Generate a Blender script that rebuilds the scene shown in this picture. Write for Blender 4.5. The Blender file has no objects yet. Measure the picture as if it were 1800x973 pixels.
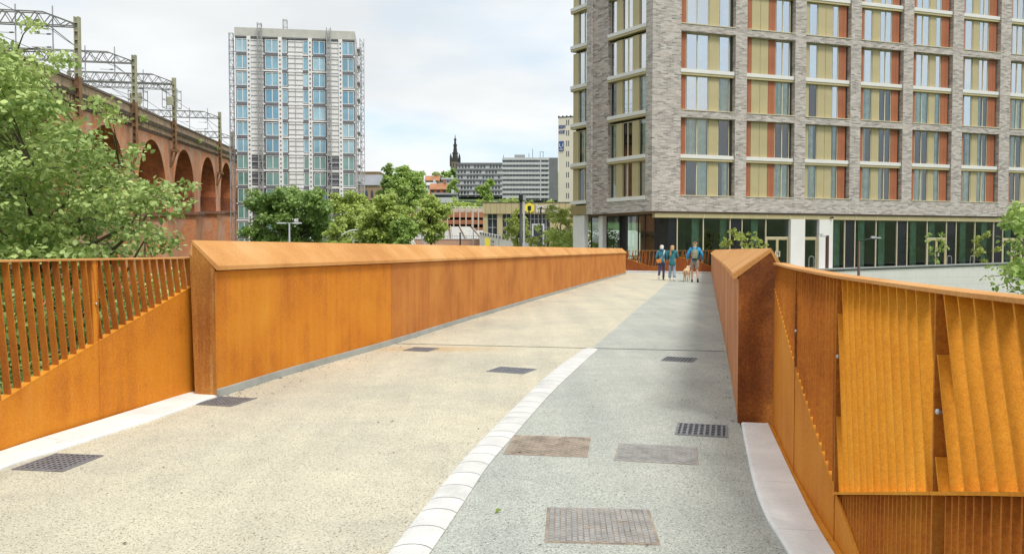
import bpy, bmesh, math, random
import numpy as np
from mathutils import Vector, Matrix
random.seed(7); rng = np.random.default_rng(11)
C = bpy.context.scene.collection
SC = bpy.context.scene
R = math.radians
# ---------------------------------------------------------------- camera
PITCH = math.atan(47.5/1400); EYE = 1.45
cam = bpy.data.objects.new('camera', bpy.data.cameras.new('camera')); C.objects.link(cam)
cam.location = (0, 0, EYE); cam.rotation_euler = (math.pi/2-PITCH, 0, 0)
cam.data.sensor_width = 36; cam.data.lens = 28; cam.data.clip_end = 6000; cam.data.clip_start = .05
SC.camera = cam
SC.render.resolution_x = 1024; SC.render.resolution_y = 553
# ---------------------------------------------------------------- world and sun
SUN_EL = R(58); SUN_AZ = math.atan2(.58, -.815)     # direction to the sun: right of and behind the camera
w = bpy.data.worlds.new("World"); SC.world = w; w.use_nodes = True
nt = w.node_tree; N = nt.nodes; L = nt.links
bg = N['Background']; bg.inputs['Strength'].default_value = .10
sky = N.new('ShaderNodeTexSky'); sky.sky_type = 'NISHITA'; sky.sun_disc = False
sky.sun_elevation = SUN_EL; sky.sun_rotation = SUN_AZ; sky.dust_density = 1.5
tc = N.new('ShaderNodeTexCoord')
sep = N.new('ShaderNodeSeparateXYZ'); L.new(tc.outputs['Generated'], sep.inputs[0])
def wm(op, a, b=None, c=None):
    m = N.new('ShaderNodeMath'); m.operation = op
    for i, v in enumerate((a, b, c)):
        if v is None: continue
        if isinstance(v, (int, float)): m.inputs[i].default_value = v
        else: L.new(v, m.inputs[i])
    return m.outputs[0]
zc = wm('MAXIMUM', sep.outputs[2], 0.0); zz = wm('ADD', zc, .16)
cx = wm('DIVIDE', sep.outputs[0], zz); cy = wm('DIVIDE', sep.outputs[1], zz)
cmb = N.new('ShaderNodeCombineXYZ'); L.new(cx, cmb.inputs[0]); L.new(cy, cmb.inputs[1]); cmb.inputs[2].default_value = 3.3
n1 = N.new('ShaderNodeTexNoise'); n1.inputs['Scale'].default_value = .75; n1.inputs['Detail'].default_value = 7; n1.inputs['Roughness'].default_value = .52
n2 = N.new('ShaderNodeTexNoise'); n2.inputs['Scale'].default_value = 1.3; n2.inputs['Detail'].default_value = 6; n2.inputs['Roughness'].default_value = .5
L.new(cmb.outputs[0], n1.inputs['Vector']); L.new(cmb.outputs[0], n2.inputs['Vector'])
cr = N.new('ShaderNodeValToRGB'); L.new(n2.outputs[0], cr.inputs[0])      # light and grey undersides of the cloud sheet
e = cr.color_ramp.elements; e[0].position = .30; e[0].color = (4.8, 5.0, 5.1, 1); e[1].position = .66; e[1].color = (6.1, 6.25, 6.3, 1)
mask = N.new('ShaderNodeValToRGB'); L.new(n1.outputs[0], mask.inputs[0])
e = mask.color_ramp.elements; e[0].position = .36; e[0].color = (.25, .25, .25, 1); e[1].position = .52; e[1].color = (1, 1, 1, 1)
blue = N.new('ShaderNodeMix'); blue.data_type = 'RGBA'; blue.inputs[0].default_value = .55
L.new(sky.outputs[0], blue.inputs[6]); blue.inputs[7].default_value = (4.7, 5.9, 6.7, 1)
mx = N.new('ShaderNodeMix'); mx.data_type = 'RGBA'
L.new(mask.outputs[0], mx.inputs[0]); L.new(blue.outputs[2], mx.inputs[6]); L.new(cr.outputs[0], mx.inputs[7]); L.new(mx.outputs[2], bg.inputs[0])
sl = bpy.data.lights.new('sun', 'SUN'); sl.energy = 1.5; sl.angle = R(17); sl.color = (1, .97, .92)
so = bpy.data.objects.new('sun', sl); C.objects.link(so)
SD = Vector((.58*math.cos(SUN_EL), -.815*math.cos(SUN_EL), math.sin(SUN_EL)))
so.rotation_euler = SD.to_track_quat('Z', 'Y').to_euler(); so.location = (20, -20, 40)
SC.view_settings.view_transform = 'Standard'; SC.view_settings.look = 'None'
SC.view_settings.exposure = 0.76; SC.view_settings.gamma = 1; SC.view_settings.use_curve_mapping = False

# ---------------------------------------------------------------- pixel to world (design grid of the 1800 x 973 photo)
def ray(px, py):
    c, s = math.cos(PITCH), math.sin(PITCH); a, b = px-900, 486.5-py
    return Vector((a, 1400*c+b*s, -1400*s+b*c))
def G(px, py, z=0.0):
    d = ray(px, py); t = (z-EYE)/d.z; return Vector((d.x*t, d.y*t, z))
def at(px, py, Y):
    d = ray(px, py); t = Y/d.y; return Vector((d.x*t, Y, EYE+d.z*t))
def X(px, Y): return (px-900)/1400.8*Y
def Z(py, Y): return at(900, py, Y).z

# ---------------------------------------------------------------- mesh builder
FR = {}
class MB:
    def __init__(s): s.v = []; s.f = []; s.m = []
    def add(s, vs, fs, mi=0):
        o = len(s.v); s.v += [tuple(p) for p in vs]; s.f += [tuple(i+o for i in f) for f in fs]; s.m += [mi]*len(fs); return s
    def box(s, x0, x1, y0, y1, z0, z1, M=None, mi=0):
        vs = [Vector((x, y, z)) for z in (z0, z1) for y in (y0, y1) for x in (x0, x1)]
        if M is not None: vs = [M @ p for p in vs]
        return s.add(vs, [(0, 2, 3, 1), (4, 5, 7, 6), (0, 1, 5, 4), (1, 3, 7, 5), (3, 2, 6, 7), (2, 0, 4, 6)], mi)
    def bbox(s, x0, x1, y0, y1, z0, z1, b, M=None, mi=0):     # box with chamfered vertical and top edges
        P = [(x0+b, y0), (x1-b, y0), (x1, y0+b), (x1, y1-b), (x1-b, y1), (x0+b, y1), (x0, y1-b), (x0, y0+b)]
        Q = [(x0+2*b, y0+b), (x1-2*b, y0+b), (x1-b, y0+2*b), (x1-b, y1-2*b), (x1-2*b, y1-b), (x0+2*b, y1-b), (x0+b, y1-2*b), (x0+b, y0+2*b)]
        vs = [Vector((x, y, z0)) for x, y in P]+[Vector((x, y, z1-b)) for x, y in P]+[Vector((x, y, z1)) for x, y in Q]
        if M is not None: vs = [M @ p for p in vs]
        fs = [tuple(range(7, -1, -1)), tuple(range(16, 24))]
        for r in (0, 8):
            for i in range(8): j = (i+1) % 8; fs.append((r+i, r+j, r+8+j, r+8+i))
        return s.add(vs, fs, mi)
    def prism(s, poly, z0, z1, mi=0):                          # poly ccw list of (x, y); z may be callables
        n = len(poly); a = [(x, y, z0(x, y) if callable(z0) else z0) for x, y in poly]; b = [(x, y, z1(x, y) if callable(z1) else z1) for x, y in poly]
        fs = [tuple(range(n-1, -1, -1)), tuple(range(n, 2*n))]+[(i, (i+1) % n, n+(i+1) % n, n+i) for i in range(n)]
        return s.add(a+b, fs, mi)
    def loft(s, rings, closed=True, caps=True, mi=0):
        n = len(rings[0]); vs = [p for r in rings for p in r]; fs = []
        for k in range(len(rings)-1):
            for i in range(n if closed else n-1):
                j = (i+1) % n; fs.append((k*n+i, k*n+j, (k+1)*n+j, (k+1)*n+i))
        if caps: fs += [tuple(range(n-1, -1, -1)), tuple((len(rings)-1)*n+i for i in range(n))]
        return s.add(vs, fs, mi)
    def tube(s, pts, r, n=6, mi=0):
        pts = [Vector(p) for p in pts]; rs = r if isinstance(r, (list, tuple)) else [r]*len(pts); rings = []
        for i, p in enumerate(pts):
            d = (pts[min(i+1, len(pts)-1)]-pts[max(i-1, 0)]).normalized()
            a = Vector((0, 0, 1)) if abs(d.z) < .9 else Vector((1, 0, 0))
            u = d.cross(a).normalized(); v = u.cross(d)
            rings.append([p+(u*math.cos(2*math.pi*k/n)+v*math.sin(2*math.pi*k/n))*rs[i] for k in range(n)])
        return s.loft(rings, mi=mi)
    def bar(s, a, b, w, h=None, mi=0):                          # square bar between two points
        a = Vector(a); b = Vector(b); h = h or w; d = (b-a).normalized()
        q = Vector((0, 0, 1)) if abs(d.z) < .95 else Vector((1, 0, 0)); u = d.cross(q).normalized(); v = u.cross(d)
        c = [(u*sx*w/2+v*sy*h/2) for sx, sy in ((-1, -1), (1, -1), (1, 1), (-1, 1))]
        return s.loft([[a+k for k in c], [b+k for k in c]], mi=mi)
    def ball(s, c, r, n=8, m=6, mi=0):
        r = r if isinstance(r, (tuple, list)) else (r, r, r); vs = [(c[0], c[1], c[2]-r[2])]
        for j in range(1, m):
            t = math.pi*j/m-math.pi/2
            for i in range(n): a = 2*math.pi*i/n; vs.append((c[0]+r[0]*math.cos(t)*math.cos(a), c[1]+r[1]*math.cos(t)*math.sin(a), c[2]+r[2]*math.sin(t)))
        vs.append((c[0], c[1], c[2]+r[2])); fs = []
        for i in range(n):
            k = (i+1) % n; fs.append((0, 1+k, 1+i)); fs.append((len(vs)-1, 1+(m-2)*n+i, 1+(m-2)*n+k))
            for j in range(m-2): fs.append((1+j*n+i, 1+j*n+k, 1+(j+1)*n+k, 1+(j+1)*n+i))
        return s.add(vs, fs, mi)
    def mesh(s, name, mats, inv=None, smooth=False):
        vs = [Vector(v) for v in s.v]
        wv = vs
        if inv is not None: vs = [inv @ v for v in vs]
        me = bpy.data.meshes.new(name); me.from_pydata(vs, [], s.f)
        for m in (mats if isinstance(mats, (list, tuple)) else [mats]): me.materials.append(m)
        if any(s.m): me.polygons.foreach_set('material_index', s.m)
        uv = me.uv_layers.new(name='UVMap'); D = uv.data
        for p in me.polygons:                                   # planar metres: u along the wall, v up
            n = p.normal
            if inv is not None: n = (inv.to_3x3().inverted() @ n)
            if abs(n.z) > .8: t = Vector((1, 0, 0)); b = Vector((0, 1, 0))
            else: t = Vector((-n.y, n.x, 0)).normalized(); b = Vector((0, 0, 1))
            for li in p.loop_indices:
                q = wv[me.loops[li].vertex_index]; D[li].uv = (q.dot(t), q.dot(b))
        if smooth: me.polygons.foreach_set('use_smooth', [True]*len(me.polygons))
        me.update(); return me
    def build(s, name, mats, parent=None, label=None, kind=None, smooth=False, local=False):
        inv = None; M = None
        if parent is not None and not local: M = FR[parent]; inv = M.inverted()
        me = s.mesh(name, mats, inv, smooth)
        o = bpy.data.objects.new(name, me); C.objects.link(o)
        if parent is not None: o.parent = parent; FR[o] = FR[parent]
        else: FR[o] = Matrix.Identity(4)
        if label: o['label'] = label
        if kind: o['kind'] = kind
        return o
def inst(me, name, parent, loc, rotz=0, kind=None):              # object sharing a mesh, placed in its parent's frame
    o = bpy.data.objects.new(name, me); C.objects.link(o); o.parent = parent
    o.location = loc; o.rotation_euler = (0, 0, rotz)
    FR[o] = FR[parent] @ Matrix.Translation(Vector(loc)) @ Matrix.Rotation(rotz, 4, 'Z')
    if kind: o['kind'] = kind
    return o
def thing(name, label, cat, loc=(0, 0, 0), rotz=0, group=None):
    o = bpy.data.objects.new(name, None); C.objects.link(o); o.empty_display_size = .3
    o.location = loc; o.rotation_euler = (0, 0, rotz); o['label'] = label; o['category'] = cat
    if group: o['group'] = group
    FR[o] = Matrix.Translation(Vector(loc)) @ Matrix.Rotation(rotz, 4, 'Z'); return o
def struct(mb, name, mats, label=None, **k):
    return mb.build(name, mats, kind='structure', label=label, **k)
def dup(root, loc, rotz, label, group=None):
    def cp(o, par):
        c = o.copy(); C.objects.link(c)
        if par: c.parent = par
        for ch in list(o.children): cp(ch, c)
        return c
    r = cp(root, None); r.location = loc; r.rotation_euler = (0, 0, rotz); r['label'] = label
    if group: r['group'] = group
    FR[r] = Matrix.Translation(Vector(loc)) @ Matrix.Rotation(rotz, 4, 'Z'); return r
def text_mesh(txt, size, mat, depth=.02, align='CENTER'):
    cu = bpy.data.curves.new('t', 'FONT'); cu.body = txt; cu.size = size; cu.extrude = depth; cu.align_x = align; cu.offset = size*.02
    o = bpy.data.objects.new('t', cu); C.objects.link(o); dg = bpy.context.evaluated_depsgraph_get(); dg.update()
    me = bpy.data.meshes.new_from_object(o.evaluated_get(dg)); bpy.data.objects.remove(o); me.materials.clear(); me.materials.append(mat)
    me.transform(Matrix.Rotation(math.pi/2, 4, 'X')); return me

# ---------------------------------------------------------------- materials
def nodes(name):
    m = bpy.data.materials.new(name); m.use_nodes = True; t = m.node_tree; return m, t, t.nodes, t.links, t.nodes['Principled BSDF']
def pos(t, scale=(1, 1, 1), uv=False):
    if uv: g = t.nodes.new('ShaderNodeTexCoord'); o = g.outputs['UV']
    else: g = t.nodes.new('ShaderNodeNewGeometry'); o = g.outputs['Position']
    mp = t.nodes.new('ShaderNodeMapping'); mp.inputs['Scale'].default_value = scale; t.links.new(o, mp.inputs[0]); return mp.outputs[0]
def noise(t, vec, scale, detail=4, rough=.55):
    n = t.nodes.new('ShaderNodeTexNoise'); n.inputs['Scale'].default_value = scale; n.inputs['Detail'].default_value = detail
    n.inputs['Roughness'].default_value = rough; t.links.new(vec, n.inputs['Vector']); return n.outputs[0]
def ramp(t, fac, stops):
    r = t.nodes.new('ShaderNodeValToRGB'); t.links.new(fac, r.inputs[0]); e = r.color_ramp.elements
    while len(e) < len(stops): e.new(.5)
    for k, (p, c) in zip(e, stops): k.position = p; k.color = (*c, 1) if not isinstance(c, (int, float)) else (c, c, c, 1)
    return r.outputs[0]
def mix(t, f, a, b, mode='MIX'):
    m = t.nodes.new('ShaderNodeMix'); m.data_type = 'RGBA'; m.blend_type = mode
    for i, v in ((0, f), (6, a), (7, b)):
        if isinstance(v, (int, float)): m.inputs[i].default_value = v
        elif isinstance(v, tuple): m.inputs[i].default_value = (*v, 1)
        else: t.links.new(v, m.inputs[i])
    return m.outputs[2]
def bump(t, b, h, s=.3, d=.01):
    n = t.nodes.new('ShaderNodeBump'); n.inputs['Strength'].default_value = s; n.inputs['Distance'].default_value = d
    t.links.new(h, n.inputs['Height']); t.links.new(n.outputs[0], b.inputs['Normal'])
def plain(name, c, rough=.6, var=.18, scale=3, metal=0, fine=0):
    m, t, n, l, b = nodes(name); p = pos(t)
    f = noise(t, p, scale, 5); lo = tuple(x*(1-var) for x in c); hi = tuple(min(1, x*(1+var)) for x in c)
    col = ramp(t, f, [(.3, lo), (.7, hi)])
    if fine: col = mix(t, fine, col, ramp(t, noise(t, p, scale*18, 2), [(.35, (.3, .3, .3)), (.65, (1, 1, 1))]), 'MULTIPLY')
    l.new(col, b.inputs['Base Color']); b.inputs['Roughness'].default_value = rough; b.inputs['Metallic'].default_value = metal; return m
def corten(name, dark, mid, light, stain=.5, drip=(0, 0, 0), dripamt=0):
    m, t, n, l, b = nodes(name); p = pos(t)
    big = noise(t, p, 1.1, 5, .6); st = noise(t, pos(t, (7, 7, .45)), 1.0, 5, .6); fine = noise(t, p, 55, 3, .6); f2 = noise(t, p, 230, 2, .6)
    s = mix(t, stain, big, st); s = mix(t, .26, s, fine)
    c = ramp(t, s, [(.38, dark), (.5, mid), (.62, light)])
    c = mix(t, .42, c, ramp(t, f2, [(.3, (.45, .42, .4)), (.62, (1.05, 1.05, 1.05))]), 'MULTIPLY')
    if dripamt:
        d = ramp(t, noise(t, pos(t, (16, 16, 1.2)), 1.0, 6, .7), [(.52, 0), (.66, 1)]); sp = ramp(t, noise(t, p, 30, 5, .75), [(.56, 0), (.66, 1)])
        k = mix(t, .75, d, sp, 'MULTIPLY'); k = mix(t, dripamt, (0, 0, 0), k); c = mix(t, k, c, drip)
    l.new(c, b.inputs['Base Color']); b.inputs['Roughness'].default_value = .78; b.inputs['Specular IOR Level'].default_value = .3
    bump(t, b, mix(t, .5, fine, f2), .35, .003); return m
def brick(name, c1, c2, mortar, bw, bh, bias=0, var=None, ms=.012, stain=None, stainamt=.5):
    m, t, n, l, b = nodes(name); uv = pos(t, uv=True)
    bt = n.new('ShaderNodeTexBrick'); bt.inputs['Scale'].default_value = 1; bt.inputs['Brick Width'].default_value = bw; bt.inputs['Row Height'].default_value = bh
    bt.inputs['Mortar Size'].default_value = ms; bt.inputs['Bias'].default_value = bias; l.new(uv, bt.inputs['Vector'])
    bt.inputs['Color1'].default_value = (*c1, 1); bt.inputs['Color2'].default_value = (*c2, 1); bt.inputs['Mortar'].default_value = (*mortar, 1)
    c = bt.outputs[0]; p = pos(t)
    if var: c = mix(t, ramp(t, noise(t, uv, 2.2/bw*.3, 3, .7), [(.42, 0), (.6, .55)]), c, var)
    if stain: c = mix(t, ramp(t, noise(t, pos(t, (.35, .35, .12)), 1.0, 6, .62), [(.45, 0), (.62, stainamt)]), c, stain)
    c = mix(t, .35, c, ramp(t, noise(t, p, 9, 4, .7), [(.3, (.55, .55, .55)), (.65, (1.05, 1.05, 1.05))]), 'MULTIPLY')
    l.new(c, b.inputs['Base Color']); b.inputs['Roughness'].default_value = .85
    bump(t, b, bt.outputs[1], -.4, .01); return m
def aggregate(name, base, dark, light, damp, stain=False):
    m, t, n, l, b = nodes(name); p = pos(t)
    v = n.new('ShaderNodeTexVoronoi'); v.inputs['Scale'].default_value = 150; l.new(p, v.inputs['Vector'])
    sep = n.new('ShaderNodeSeparateColor'); l.new(v.outputs['Color'], sep.inputs[0])
    c = ramp(t, sep.outputs[0], [(.0, dark), (.07, tuple(x*.66 for x in base)), (.2, tuple(x*.92 for x in base)), (.6, base), (1, light)])
    g = ramp(t, noise(t, p, 70, 3, .7), [(.3, (.72, .72, .72)), (.6, (1.04, 1.04, 1.04))]); c = mix(t, .55, c, g, 'MULTIPLY')
    c = mix(t, 1, c, ramp(t, noise(t, p, .55, 6, .6), [(.35, damp), (.6, (1, 1, 1))]), 'MULTIPLY')
    c = mix(t, .6, c, ramp(t, noise(t, p, 3.5, 5, .65), [(.35, (.89, .89, .89)), (.6, (1.02, 1.02, 1.02))]), 'MULTIPLY')
    mp = n.new('ShaderNodeMapping'); mp.inputs['Rotation'].default_value = (0, 0, .24); mp.inputs['Scale'].default_value = (2.2, .16, 1); l.new(p, mp.inputs[0])     # worn wheel lines along the bridge
    c = mix(t, .55, c, ramp(t, noise(t, mp.outputs[0], 1.0, 5, .6), [(.36, (.84, .85, .86)), (.58, (1.04, 1.04, 1.03))]), 'MULTIPLY')
    if stain:                                        # rust run-off spread on the surfacing at the left end of the joint
        vd = n.new('ShaderNodeVectorMath'); vd.operation = 'DISTANCE'; g2 = n.new('ShaderNodeMapping'); g2.inputs['Scale'].default_value = (.55, 1.6, 1)
        g2.inputs['Location'].default_value = (.62, -18.6, 0); l.new(p, g2.inputs[0]); l.new(g2.outputs[0], vd.inputs[0]); vd.inputs[1].default_value = (0, 0, 0)
        f = ramp(t, vd.outputs['Value'], [(.1, .75), (.75, 0)]); f = mix(t, 1, f, ramp(t, noise(t, p, 6, 5, .7), [(.3, 0), (.6, 1)]), 'MULTIPLY'); c = mix(t, f, c, (.58, .33, .09))
    l.new(c, b.inputs['Base Color']); b.inputs['Roughness'].default_value = .88; bump(t, b, v.outputs['Distance'], .5, .004); return m
def glass(name, tint=(.75, .9, .86), refl=.25):
    m = bpy.data.materials.new(name); m.use_nodes = True; t = m.node_tree; t.nodes.clear()
    o = t.nodes.new('ShaderNodeOutputMaterial'); tr = t.nodes.new('ShaderNodeBsdfTransparent'); tr.inputs[0].default_value = (*tint, 1)
    g = t.nodes.new('ShaderNodeBsdfGlossy'); g.inputs['Roughness'].default_value = .015; g.inputs[0].default_value = (.95, .98, 1, 1)
    lw = t.nodes.new('ShaderNodeLayerWeight'); lw.inputs[0].default_value = .35; mp = t.nodes.new('ShaderNodeMapRange'); t.links.new(lw.outputs[0], mp.inputs[0])
    mp.inputs[3].default_value = refl; mp.inputs[4].default_value = 1
    x = t.nodes.new('ShaderNodeMixShader'); t.links.new(mp.outputs[0], x.inputs[0]); t.links.new(tr.outputs[0], x.inputs[1]); t.links.new(g.outputs[0], x.inputs[2])
    bp = t.nodes.new('ShaderNodeBump'); bp.inputs['Strength'].default_value = .06; bp.inputs['Distance'].default_value = .05
    nn = t.nodes.new('ShaderNodeTexNoise'); nn.inputs['Scale'].default_value = .7; ge = t.nodes.new('ShaderNodeNewGeometry'); t.links.new(ge.outputs['Position'], nn.inputs['Vector'])
    t.links.new(nn.outputs[0], bp.inputs['Height']); t.links.new(bp.outputs[0], g.inputs['Normal'])
    t.links.new(x.outputs[0], o.inputs[0]); return m
def leafmat(name, dark, light, trans=.35):
    m, t, n, l, b = nodes(name)
    g = n.new('ShaderNodeNewGeometry'); a = n.new('ShaderNodeAttribute'); a.attribute_name = 'tone'
    c = ramp(t, a.outputs['Fac'], [(.0, dark), (1, light)])
    c = mix(t, .4, c, ramp(t, noise(t, pos(t), .9, 4), [(.35, (.72, .8, .7)), (.65, (1.1, 1.08, 1)) ]), 'MULTIPLY')
    l.new(c, b.inputs['Base Color']); b.inputs['Roughness'].default_value = .5
    tl = n.new('ShaderNodeBsdfTranslucent'); l.new(c, tl.inputs[0]); x = n.new('ShaderNodeMixShader'); x.inputs[0].default_value = trans
    l.new(b.outputs[0], x.inputs[1]); l.new(tl.outputs[0], x.inputs[2]); l.new(x.outputs[0], n['Material Output'].inputs[0]); return m

M = {}
M['corten'] = corten('corten', (.26, .075, .012), (.52, .175, .016), (.62, .27, .035), .45, (.62, .5, .3), .25)
M['corten_left'] = corten('corten_left', (.52, .16, .014), (.70, .245, .016), (.76, .31, .028), .3, (.66, .55, .33), .18)
M['corten_left2'] = corten('corten_left_brown', (.44, .15, .03), (.58, .21, .04), (.66, .28, .055), .35, (.66, .55, .33), .12)
M['corten_right'] = corten('corten_right', (.38, .15, .07), (.56, .24, .10), (.66, .33, .15), .4)
M['corten_cap'] = corten('corten_cap', (.58, .26, .075), (.70, .345, .11), (.76, .43, .17), .2)
M['corten_pylon'] = corten('corten_pylon', (.28, .10, .025), (.48, .20, .04), (.64, .34, .08), .55, (.66, .52, .22), .9)
M['corten_brown'] = corten('corten_brown', (.14, .04, .012), (.30, .09, .018), (.58, .22, .03), .2)
M['corten_far'] = corten('corten_far', (.22, .05, .014), (.34, .09, .016), (.42, .13, .02), .4)
M['corten_fin'] = corten('corten_fin', (.34, .10, .016), (.54, .17, .02), (.62, .25, .03), .4)
M['corten_sunlit'] = corten('corten_sunlit', (.64, .235, .016), (.78, .315, .022), (.84, .39, .04), .3)  # brighter corten copy; sunlight on the leaning fins is put into its colour
M['buff'] = aggregate('buff_resin', (.68, .615, .45), (.11, .10, .085), (.80, .75, .59), (.84, .86, .90), True)
M['grey'] = aggregate('grey_resin', (.50, .515, .45), (.10, .10, .10), (.70, .71, .63), (.84, .85, .87))
M['white_stone'] = plain('white_stone', (.74, .73, .69), .7, .10, 4, fine=.18)
M['white_stone2'] = plain('white_stone_grey', (.70, .69, .65), .7, .12, 5, fine=.22)
M['concrete_white'] = plain('concrete_white', (.86, .86, .83), .8, .10, 2.2, fine=.10)
M['upstand'] = plain('upstand_grey', (.34, .36, .34), .7, .15, 3)
M['iron'] = plain('cast_iron', (.26, .27, .29), .5, .25, 12, metal=.3)
M['iron_pale'] = plain('cast_iron_pale', (.33, .32, .30), .6, .25, 9)
M['iron_rust'] = plain('cast_iron_rust', (.38, .31, .24), .7, .35, 7, fine=.3)
M['black'] = plain('black_gap', (.012, .012, .012), .9, .1)
M['drain_dark'] = plain('drain_pit', (.02, .02, .02), .95, .1)
M['steel'] = plain('bolt_steel', (.55, .56, .58), .35, .1, 5, metal=.7)
M['deck'] = plain('deck_steel', (.18, .12, .09), .8, .2)
M['ground'] = plain('grass_ground', (.075, .12, .035), .95, .4, .08, fine=.3)
M['paving'] = plain('pale_paving', (.52, .50, .46), .85, .12, .8, fine=.12)
M['asphalt'] = plain('asphalt', (.07, .07, .072), .9, .2, .6, fine=.2)
M['hbrick'] = brick('hotel_brick', (.66, .60, .545), (.13, .12, .115), (.60, .55, .50), .42, .105, -.14, (.54, .46, .41), .012)
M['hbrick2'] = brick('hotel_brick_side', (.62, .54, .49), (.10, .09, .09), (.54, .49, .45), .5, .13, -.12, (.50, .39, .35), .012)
M['vbrick'] = brick('viaduct_brick', (.84, .29, .105), (.64, .185, .07), (.62, .34, .2), .6, .2, 0, (.80, .38, .16), .03, (.68, .52, .43), .6)
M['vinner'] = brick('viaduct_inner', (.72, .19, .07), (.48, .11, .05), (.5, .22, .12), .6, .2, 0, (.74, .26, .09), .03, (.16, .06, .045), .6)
M['vstone'] = plain('viaduct_stone', (.46, .33, .21), .9, .35, .7, fine=.25)
M['vcap'] = plain('viaduct_coping', (.17, .125, .095), .9, .3, 1.2)
M['vledge'] = plain('viaduct_ledge', (.30, .15, .10), .9, .3, 1.2)
M['gantry'] = plain('gantry_steel', (.19, .19, .17), .7, .2, 1.5)
M['mast_green'] = plain('mast_green', (.40, .385, .26), .7, .2, 1)
M['mast_rust'] = plain('mast_rust', (.25, .14, .07), .85, .3, 1.5)
M['wire'] = plain('wire', (.12, .12, .12), .6, .05)
M['gold'] = plain('gold_panel', (.52, .44, .24), .45, .05, 1, metal=.15)
M['gold_dark'] = plain('gold_panel_dark', (.36, .28, .13), .5, .06, 1, metal=.2)
M['brown'] = plain('brown_panel', (.40, .135, .06), .6, .10, 1)
M['white'] = plain('white_metal', (.80, .78, .74), .5, .04, 1)
M['cream'] = plain('cream_frame', (.68, .60, .42), .5, .05, 1)
M['darkframe'] = plain('dark_frame', (.05, .05, .045), .4, .1, 1)
M['soffit'] = plain('brown_soffit', (.20, .115, .06), .6, .1, 1)
M['curtain'] = plain('green_curtain', (.70, .86, .76), .8, .25, 2)
M['curtain_pale'] = plain('pale_curtain', (.78, .82, .74), .8, .15, 2)
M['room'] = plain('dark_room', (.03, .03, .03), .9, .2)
M['blackpanel'] = plain('black_panel', (.015, .017, .02), .25, .1)
M['glass'] = glass('window_glass', (.94, .99, .96), .12)
M['glass_up'] = glass('window_glass_upper', (.82, .93, .92), .62)
M['glass_low'] = glass('lobby_glass', (.55, .72, .62), .10)
M['tile'] = plain('cream_tile', (.74, .73, .68), .5, .04, .7)
M['tower_panel'] = plain('white_sheathing', (.85, .83, .81), .7, .07, 1.4, fine=.05)
M['tower_cap'] = plain('tower_parapet', (.55, .54, .48), .85, .08, 1)
M['tower_dark'] = plain('dark_band', (.17, .17, .19), .6, .1)
M['scaffold'] = plain('mast_climber_steel', (.40, .40, .40), .6, .15, 2)
def flatglass(name, c, rough=.08):
    m = plain(name, c, rough, .25, .35); m.node_tree.nodes['Principled BSDF'].inputs['Specular IOR Level'].default_value = .9; return m
M['skyglass'] = flatglass('sky_reflect_glass', (.24, .44, .55)); M['skyglass2'] = flatglass('sky_reflect_glass_pale', (.34, .52, .60)); M['skyglass3'] = flatglass('sky_reflect_glass_deep', (.15, .34, .48)); M['greenglass'] = flatglass('green_glass', (.17, .32, .29))  # blue sky reflection is painted into the three blue pane colours
M['darkglass'] = flatglass('dark_glass', (.05, .06, .07))
M['off_white'] = plain('office_white', (.55, .56, .56), .7, .08, .4); M['off_grey'] = plain('office_grey', (.17, .175, .18), .7, .1, .4)
M['off_mid'] = plain('office_mid', (.36, .37, .37), .7, .08, .4)
M['cream_tower'] = plain('cream_render', (.74, .68, .55), .8, .05, .2)
M['blue_sign'] = plain('blue_sign', (.05, .10, .30), .5, .05); M['yellow'] = plain('yellow_sign', (.85, .72, .06), .5, .03)
M['car_brick'] = brick('carpark_brick', (.48, .17, .075), (.36, .11, .05), (.4, .2, .12), 1, .3, 0, None, .04)
M['pinkbrick'] = brick('pink_brick', (.58, .33, .22), (.48, .24, .15), (.5, .36, .26), 1, .25, 0, None, .04)
M['beige'] = plain('beige_parapet', (.55, .48, .38), .8, .1, .5)
M['slate'] = plain('slate_roof', (.28, .29, .31), .8, .12, .3); M['redroof'] = plain('red_roof', (.42, .19, .09), .85, .2, .4)
M['sandstone'] = plain('sandstone', (.36, .26, .16), .9, .25, .4); M['soot'] = plain('soot_stone', (.055, .05, .045), .95, .3, .3)
M['sootlight'] = plain('soot_stone_pale', (.22, .19, .15), .95, .3, .3)
M['post_black'] = plain('black_paint', (.02, .02, .022), .4, .1); M['post_grey'] = plain('grey_paint', (.38, .39, .40), .5, .1)
M['post_brown'] = plain('brown_paint', (.09, .035, .025), .5, .1)
M['bark'] = plain('bark', (.16, .13, .085), .9, .3, 6, fine=.3); M['bark_dark'] = plain('bark_dark', (.06, .045, .035), .9, .3, 4)
M['leaf_near'] = leafmat('leaf_near', (.12, .24, .04), (.80, .90, .36), .3); M['leaf_dark'] = leafmat('leaf_dark', (.17, .29, .07), (.48, .63, .21))
M['leaf_yellow'] = leafmat('leaf_yellow', (.34, .45, .09), (.74, .82, .28)); M['leaf_mid'] = leafmat('leaf_mid', (.28, .42, .09), (.64, .78, .26))
M['leaf_birch'] = leafmat('leaf_birch', (.34, .42, .08), (.72, .76, .26)); M['leaf_bush'] = leafmat('leaf_bush', (.03, .075, .015), (.16, .27, .06))
M['skin'] = plain('skin', (.55, .33, .23), .6, .05); M['teal'] = plain('teal_coat', (.025, .17, .20), .8, .2, 8); M['bluejacket'] = plain('blue_jacket', (.03, .30, .55), .8, .2, 8)
M['steelblue'] = plain('steel_blue_jacket', (.05, .20, .28), .8, .2, 8)
M['navy'] = plain('navy_jeans', (.05, .07, .15), .85, .2, 10); M['denim'] = plain('pale_denim', (.26, .36, .47), .85, .2, 10); M['khaki'] = plain('khaki_shorts', (.36, .31, .27), .85, .15, 10)
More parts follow.
